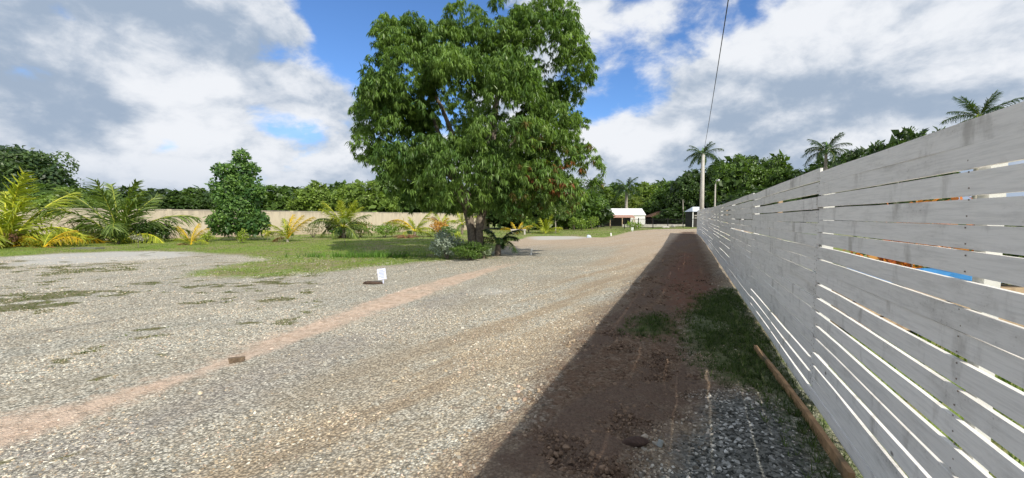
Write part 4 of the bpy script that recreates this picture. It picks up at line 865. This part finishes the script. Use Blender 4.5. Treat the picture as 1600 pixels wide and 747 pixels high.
# black metal fence
a = np.array(P(876, 70)); b = np.array(P(1092, 60)); dw = b-a; L = np.hypot(*dw); an = math.atan2(dw[1], dw[0])
zf = float(gz(*((a+b)/2))); root = empty('black_fence', (a[0], a[1], zf), an, 'black metal picket fence at the end of the driveway', 'fence')
nb = 10; sg = L/nb; ps = bmesh_box('black_post', [(0, 0, .8, .12, .12, 1.9)], M_blk); rl = bmesh_box('rail', [(sg/2, 0, 1.55, sg, .05, .06), (sg/2, 0, .2, sg, .05, .06)], M_blk)
for i in range(nb+1): link('post', ps, root, (i*sg, 0, 0))
for i in range(nb): link('rail', rl, root, (i*sg, .0, 0))
o = link('pickets', bmesh_box('pickets', [(j*.14, 0, .87, .025, .025, 1.5) for j in range(int(L/.14))], M_blk), root); o['kind'] = 'stuff'
# low white kerb behind it
o = link('low_wall', bmesh_box('low_wall', [(0, 0, .2, 16, .25, .5)], M_conc), None, at(1040, 73), (0, 0, YAW)); setp(o, 'low pale wall behind the black fence', 'wall')

# ------------------------------------------------------------------ small things
M_wp = simple('white_sheet', (.62, .65, .80), .6, .04, 5., .02); M_ink = simple('blue_grey_print', (.28, .34, .62), .8, .1, 9., 0)
x, y = G(597, 443); root = empty('yard_sign', (x, y, float(gz(x, y))), YAW+.1, 'small white sign with faded printed lines on a stake in the gravel', 'sign')
link('stake', bmesh_box('stake', [(.03, 0, .04, .03, .015, .14)], M_wp), root)
Vs, Fs = boxes([(0, 0, 0, .20, .012, .27)]); sm = mesh('sign_board', Vs, Fs, M_wp); sb = link('sign_board', sm, root, (0, -.01, .235), (-.12, -.13, 0))
ink = [(-.005+(.01 if j % 2 else -.004), -.0075, .085-j*.034, w_, .002, .012) for j, w_ in enumerate((.12, .14, .13, .10, .13, .08))]
link('printed_lines', bmesh_box('printed_lines', ink, M_ink), sb)
M_soil = simple('dark_soil', (.075, .048, .033), .95, .4, 20., .8)
def lump(name, px, py, sx, sy, sz, mat, label, cat, seed, rot=0, flat=0, parts=2):
    x, y = G(px, py); r = np.random.default_rng(seed); import bmesh
    bm = bmesh.new(); bmesh.ops.create_icosphere(bm, subdivisions=3, radius=.5)
    for v in bm.verts:
        c = v.co; n = .5*math.sin(c.x*7+seed)+.4*math.sin(c.y*9+seed*2)+.4*math.sin(c.z*8+c.x*5)
        v.co = c*(1+.18*n+.05*r.random()); v.co.x *= sx; v.co.y *= sy; v.co.z *= sz
    me = bpy.data.meshes.new(name); bm.to_mesh(me); bm.free(); me.materials.append(mat)
    o = link(name, me, None, (x, y, float(gz(x, y))+sz*.22), (0, 0, YAW+rot)); return setp(o, label, cat)
lump('soil_heap', 582, 443.5, .42, .26, .09, M_soil, 'dark soil heap at the foot of the small sign', 'soil', 4)
lump('soil_clod', 992, 694, .20, .09, .07, simple('brown_clod', (.07, .045, .036), .95, .3, 30., .8), 'long dark clod of earth lying in the shaded dirt', 'clod', 7, .15)
lump('clay_chip', 948, 703, .05, .035, .02, M_raw, 'small tan wood chip on the shaded dirt', 'wood chip', 9, -.5)
x, y = G(1032, 697); o = link('metal_scrap', None, None) if False else None
A = ([], []); 
for q in range(2): pass
A = tube([(-.02, 0, .0), (.025, 0, .012)], [.021, .019], 10); 
o = link('pipe_piece', mesh('pipe_piece', A[0], A[1], simple('grey_plastic', (.30, .32, .31), .6)), None, (x, y, float(gz(x, y))+.016), (0, -.9, YAW+.5)); setp(o, 'short grey pipe stub beside the dark clod', 'pipe piece')
x, y = G(370, 566); Vk, Fk = boxes([(0, 0, 0, .15, .06, .05)])
r = random.Random(2); Vk = [(a_+r.uniform(-.008, .008), b_+r.uniform(-.008, .008), c_+r.uniform(-.006, .006)) for a_, b_, c_ in Vk]
o = link('timber_block', mesh('timber_block', Vk, Fk, simple('weathered_block', (.17, .125, .085), .9, .45, 30., .7, dirt=(.09, .065, .045))), None, (x, y, float(gz(x, y))+.032), (.05, .03, YAW+.55)); setp(o, 'weathered timber offcut lying on the pink dirt track', 'timber block')
x, y = G(829, 399); o = link('marker_stake', bmesh_box('marker_stake', [(0, 0, .13, .08, .03, .3)], M_wpaint), None, (x, y, float(gz(x, y))), (0, .22, YAW)); setp(o, 'leaning white marker stake right of the mango tree', 'stake')
x, y = G(955, 369); o = link('marker_stake', bmesh_box('marker_stake', [(0, 0, .13, .12, .04, .32)], M_wpaint), None, (x, y, float(gz(x, y))), (0, -.1, YAW)); setp(o, 'short white marker stake on the far edge of the lawn', 'stake')
x, y = G(988, 362.5); o = link('yard_marker', bmesh_box('yard_marker', [(0, 0, .36, .28, .04, .36), (0, 0, .1, .05, .03, .3)], simple('grey_sign', (.5, .55, .5))), None, (x, y, float(gz(x, y))), (0, 0, YAW)); setp(o, 'tiny grey sign board where lawn meets the driveway', 'sign')
lump('plastic_bag', 920, 371.5, .34, .3, .34, simple('pale_blue_plastic', (.58, .68, .8), .4), 'crumpled pale blue plastic bag on the far gravel pad', 'bag', 11)
lump('pale_rock', 1040, 356.3, 1.1, .5, .45, M_conc, 'flat pale rock by the black fence', 'rock', 12); lump('pale_rock', 1052, 355.6, .6, .5, .6, M_conc, 'rounded pale rock right of the flat one by the black fence', 'rock', 13)
# stone bench beneath the V palm
loc = at(810, 41); o = link('stone_bench', bmesh_box('stone_bench', [(0, 0, .5, 1.6, .4, .12), (-.65, 0, .2, .16, .35, .5), (.65, 0, .2, .16, .35, .5)], M_conc), None, loc, (0, 0, YAW)); setp(o, 'small pale bench in front of the V shaped yellow palm', 'bench')
# flat concrete slab on lawn far left
x, y = G(137, 389.3); o = link('concrete_slab', bmesh_box('concrete_slab', [(0, 0, .03, 1.3, .5, .1)], simple('dark_slab', (.16, .17, .12), .9)), None, (x, y, float(gz(x, y))), (0, 0, YAW)); setp(o, 'flat mossy slab on the grass left of the palm', 'slab')
# blue sheet behind the fence
loc = P(1480, 5.2); V, F = [], []
for i in range(9):
    for j in range(4): V.append((-1.3+i*.325, j*.25+.04*math.sin(i*2+j), .95-.12*abs(j-1.5)+.03*math.sin(i*3+j*2)))
for i in range(8):
    for j in range(3): F.append([i*4+j, i*4+4+j, i*4+5+j, i*4+1+j])
rt = empty('covered_stack', (loc[0], loc[1], 0), YAW, 'timber stack under a blue sheet glimpsed behind the fence', 'timber stack')
me = mesh('blue_sheet', V, F, simple('blue_tarpaulin', (.03, .17, .38), .6)); o = link('blue_sheet', me, rt)
md = o.modifiers.new('thick', 'SOLIDIFY'); md.thickness = .01
link('timber', bmesh_box('timber', [(0, .37, .2+.2*j_, 2.4, .7, .17) for j_ in range(3)], M_raw), rt)
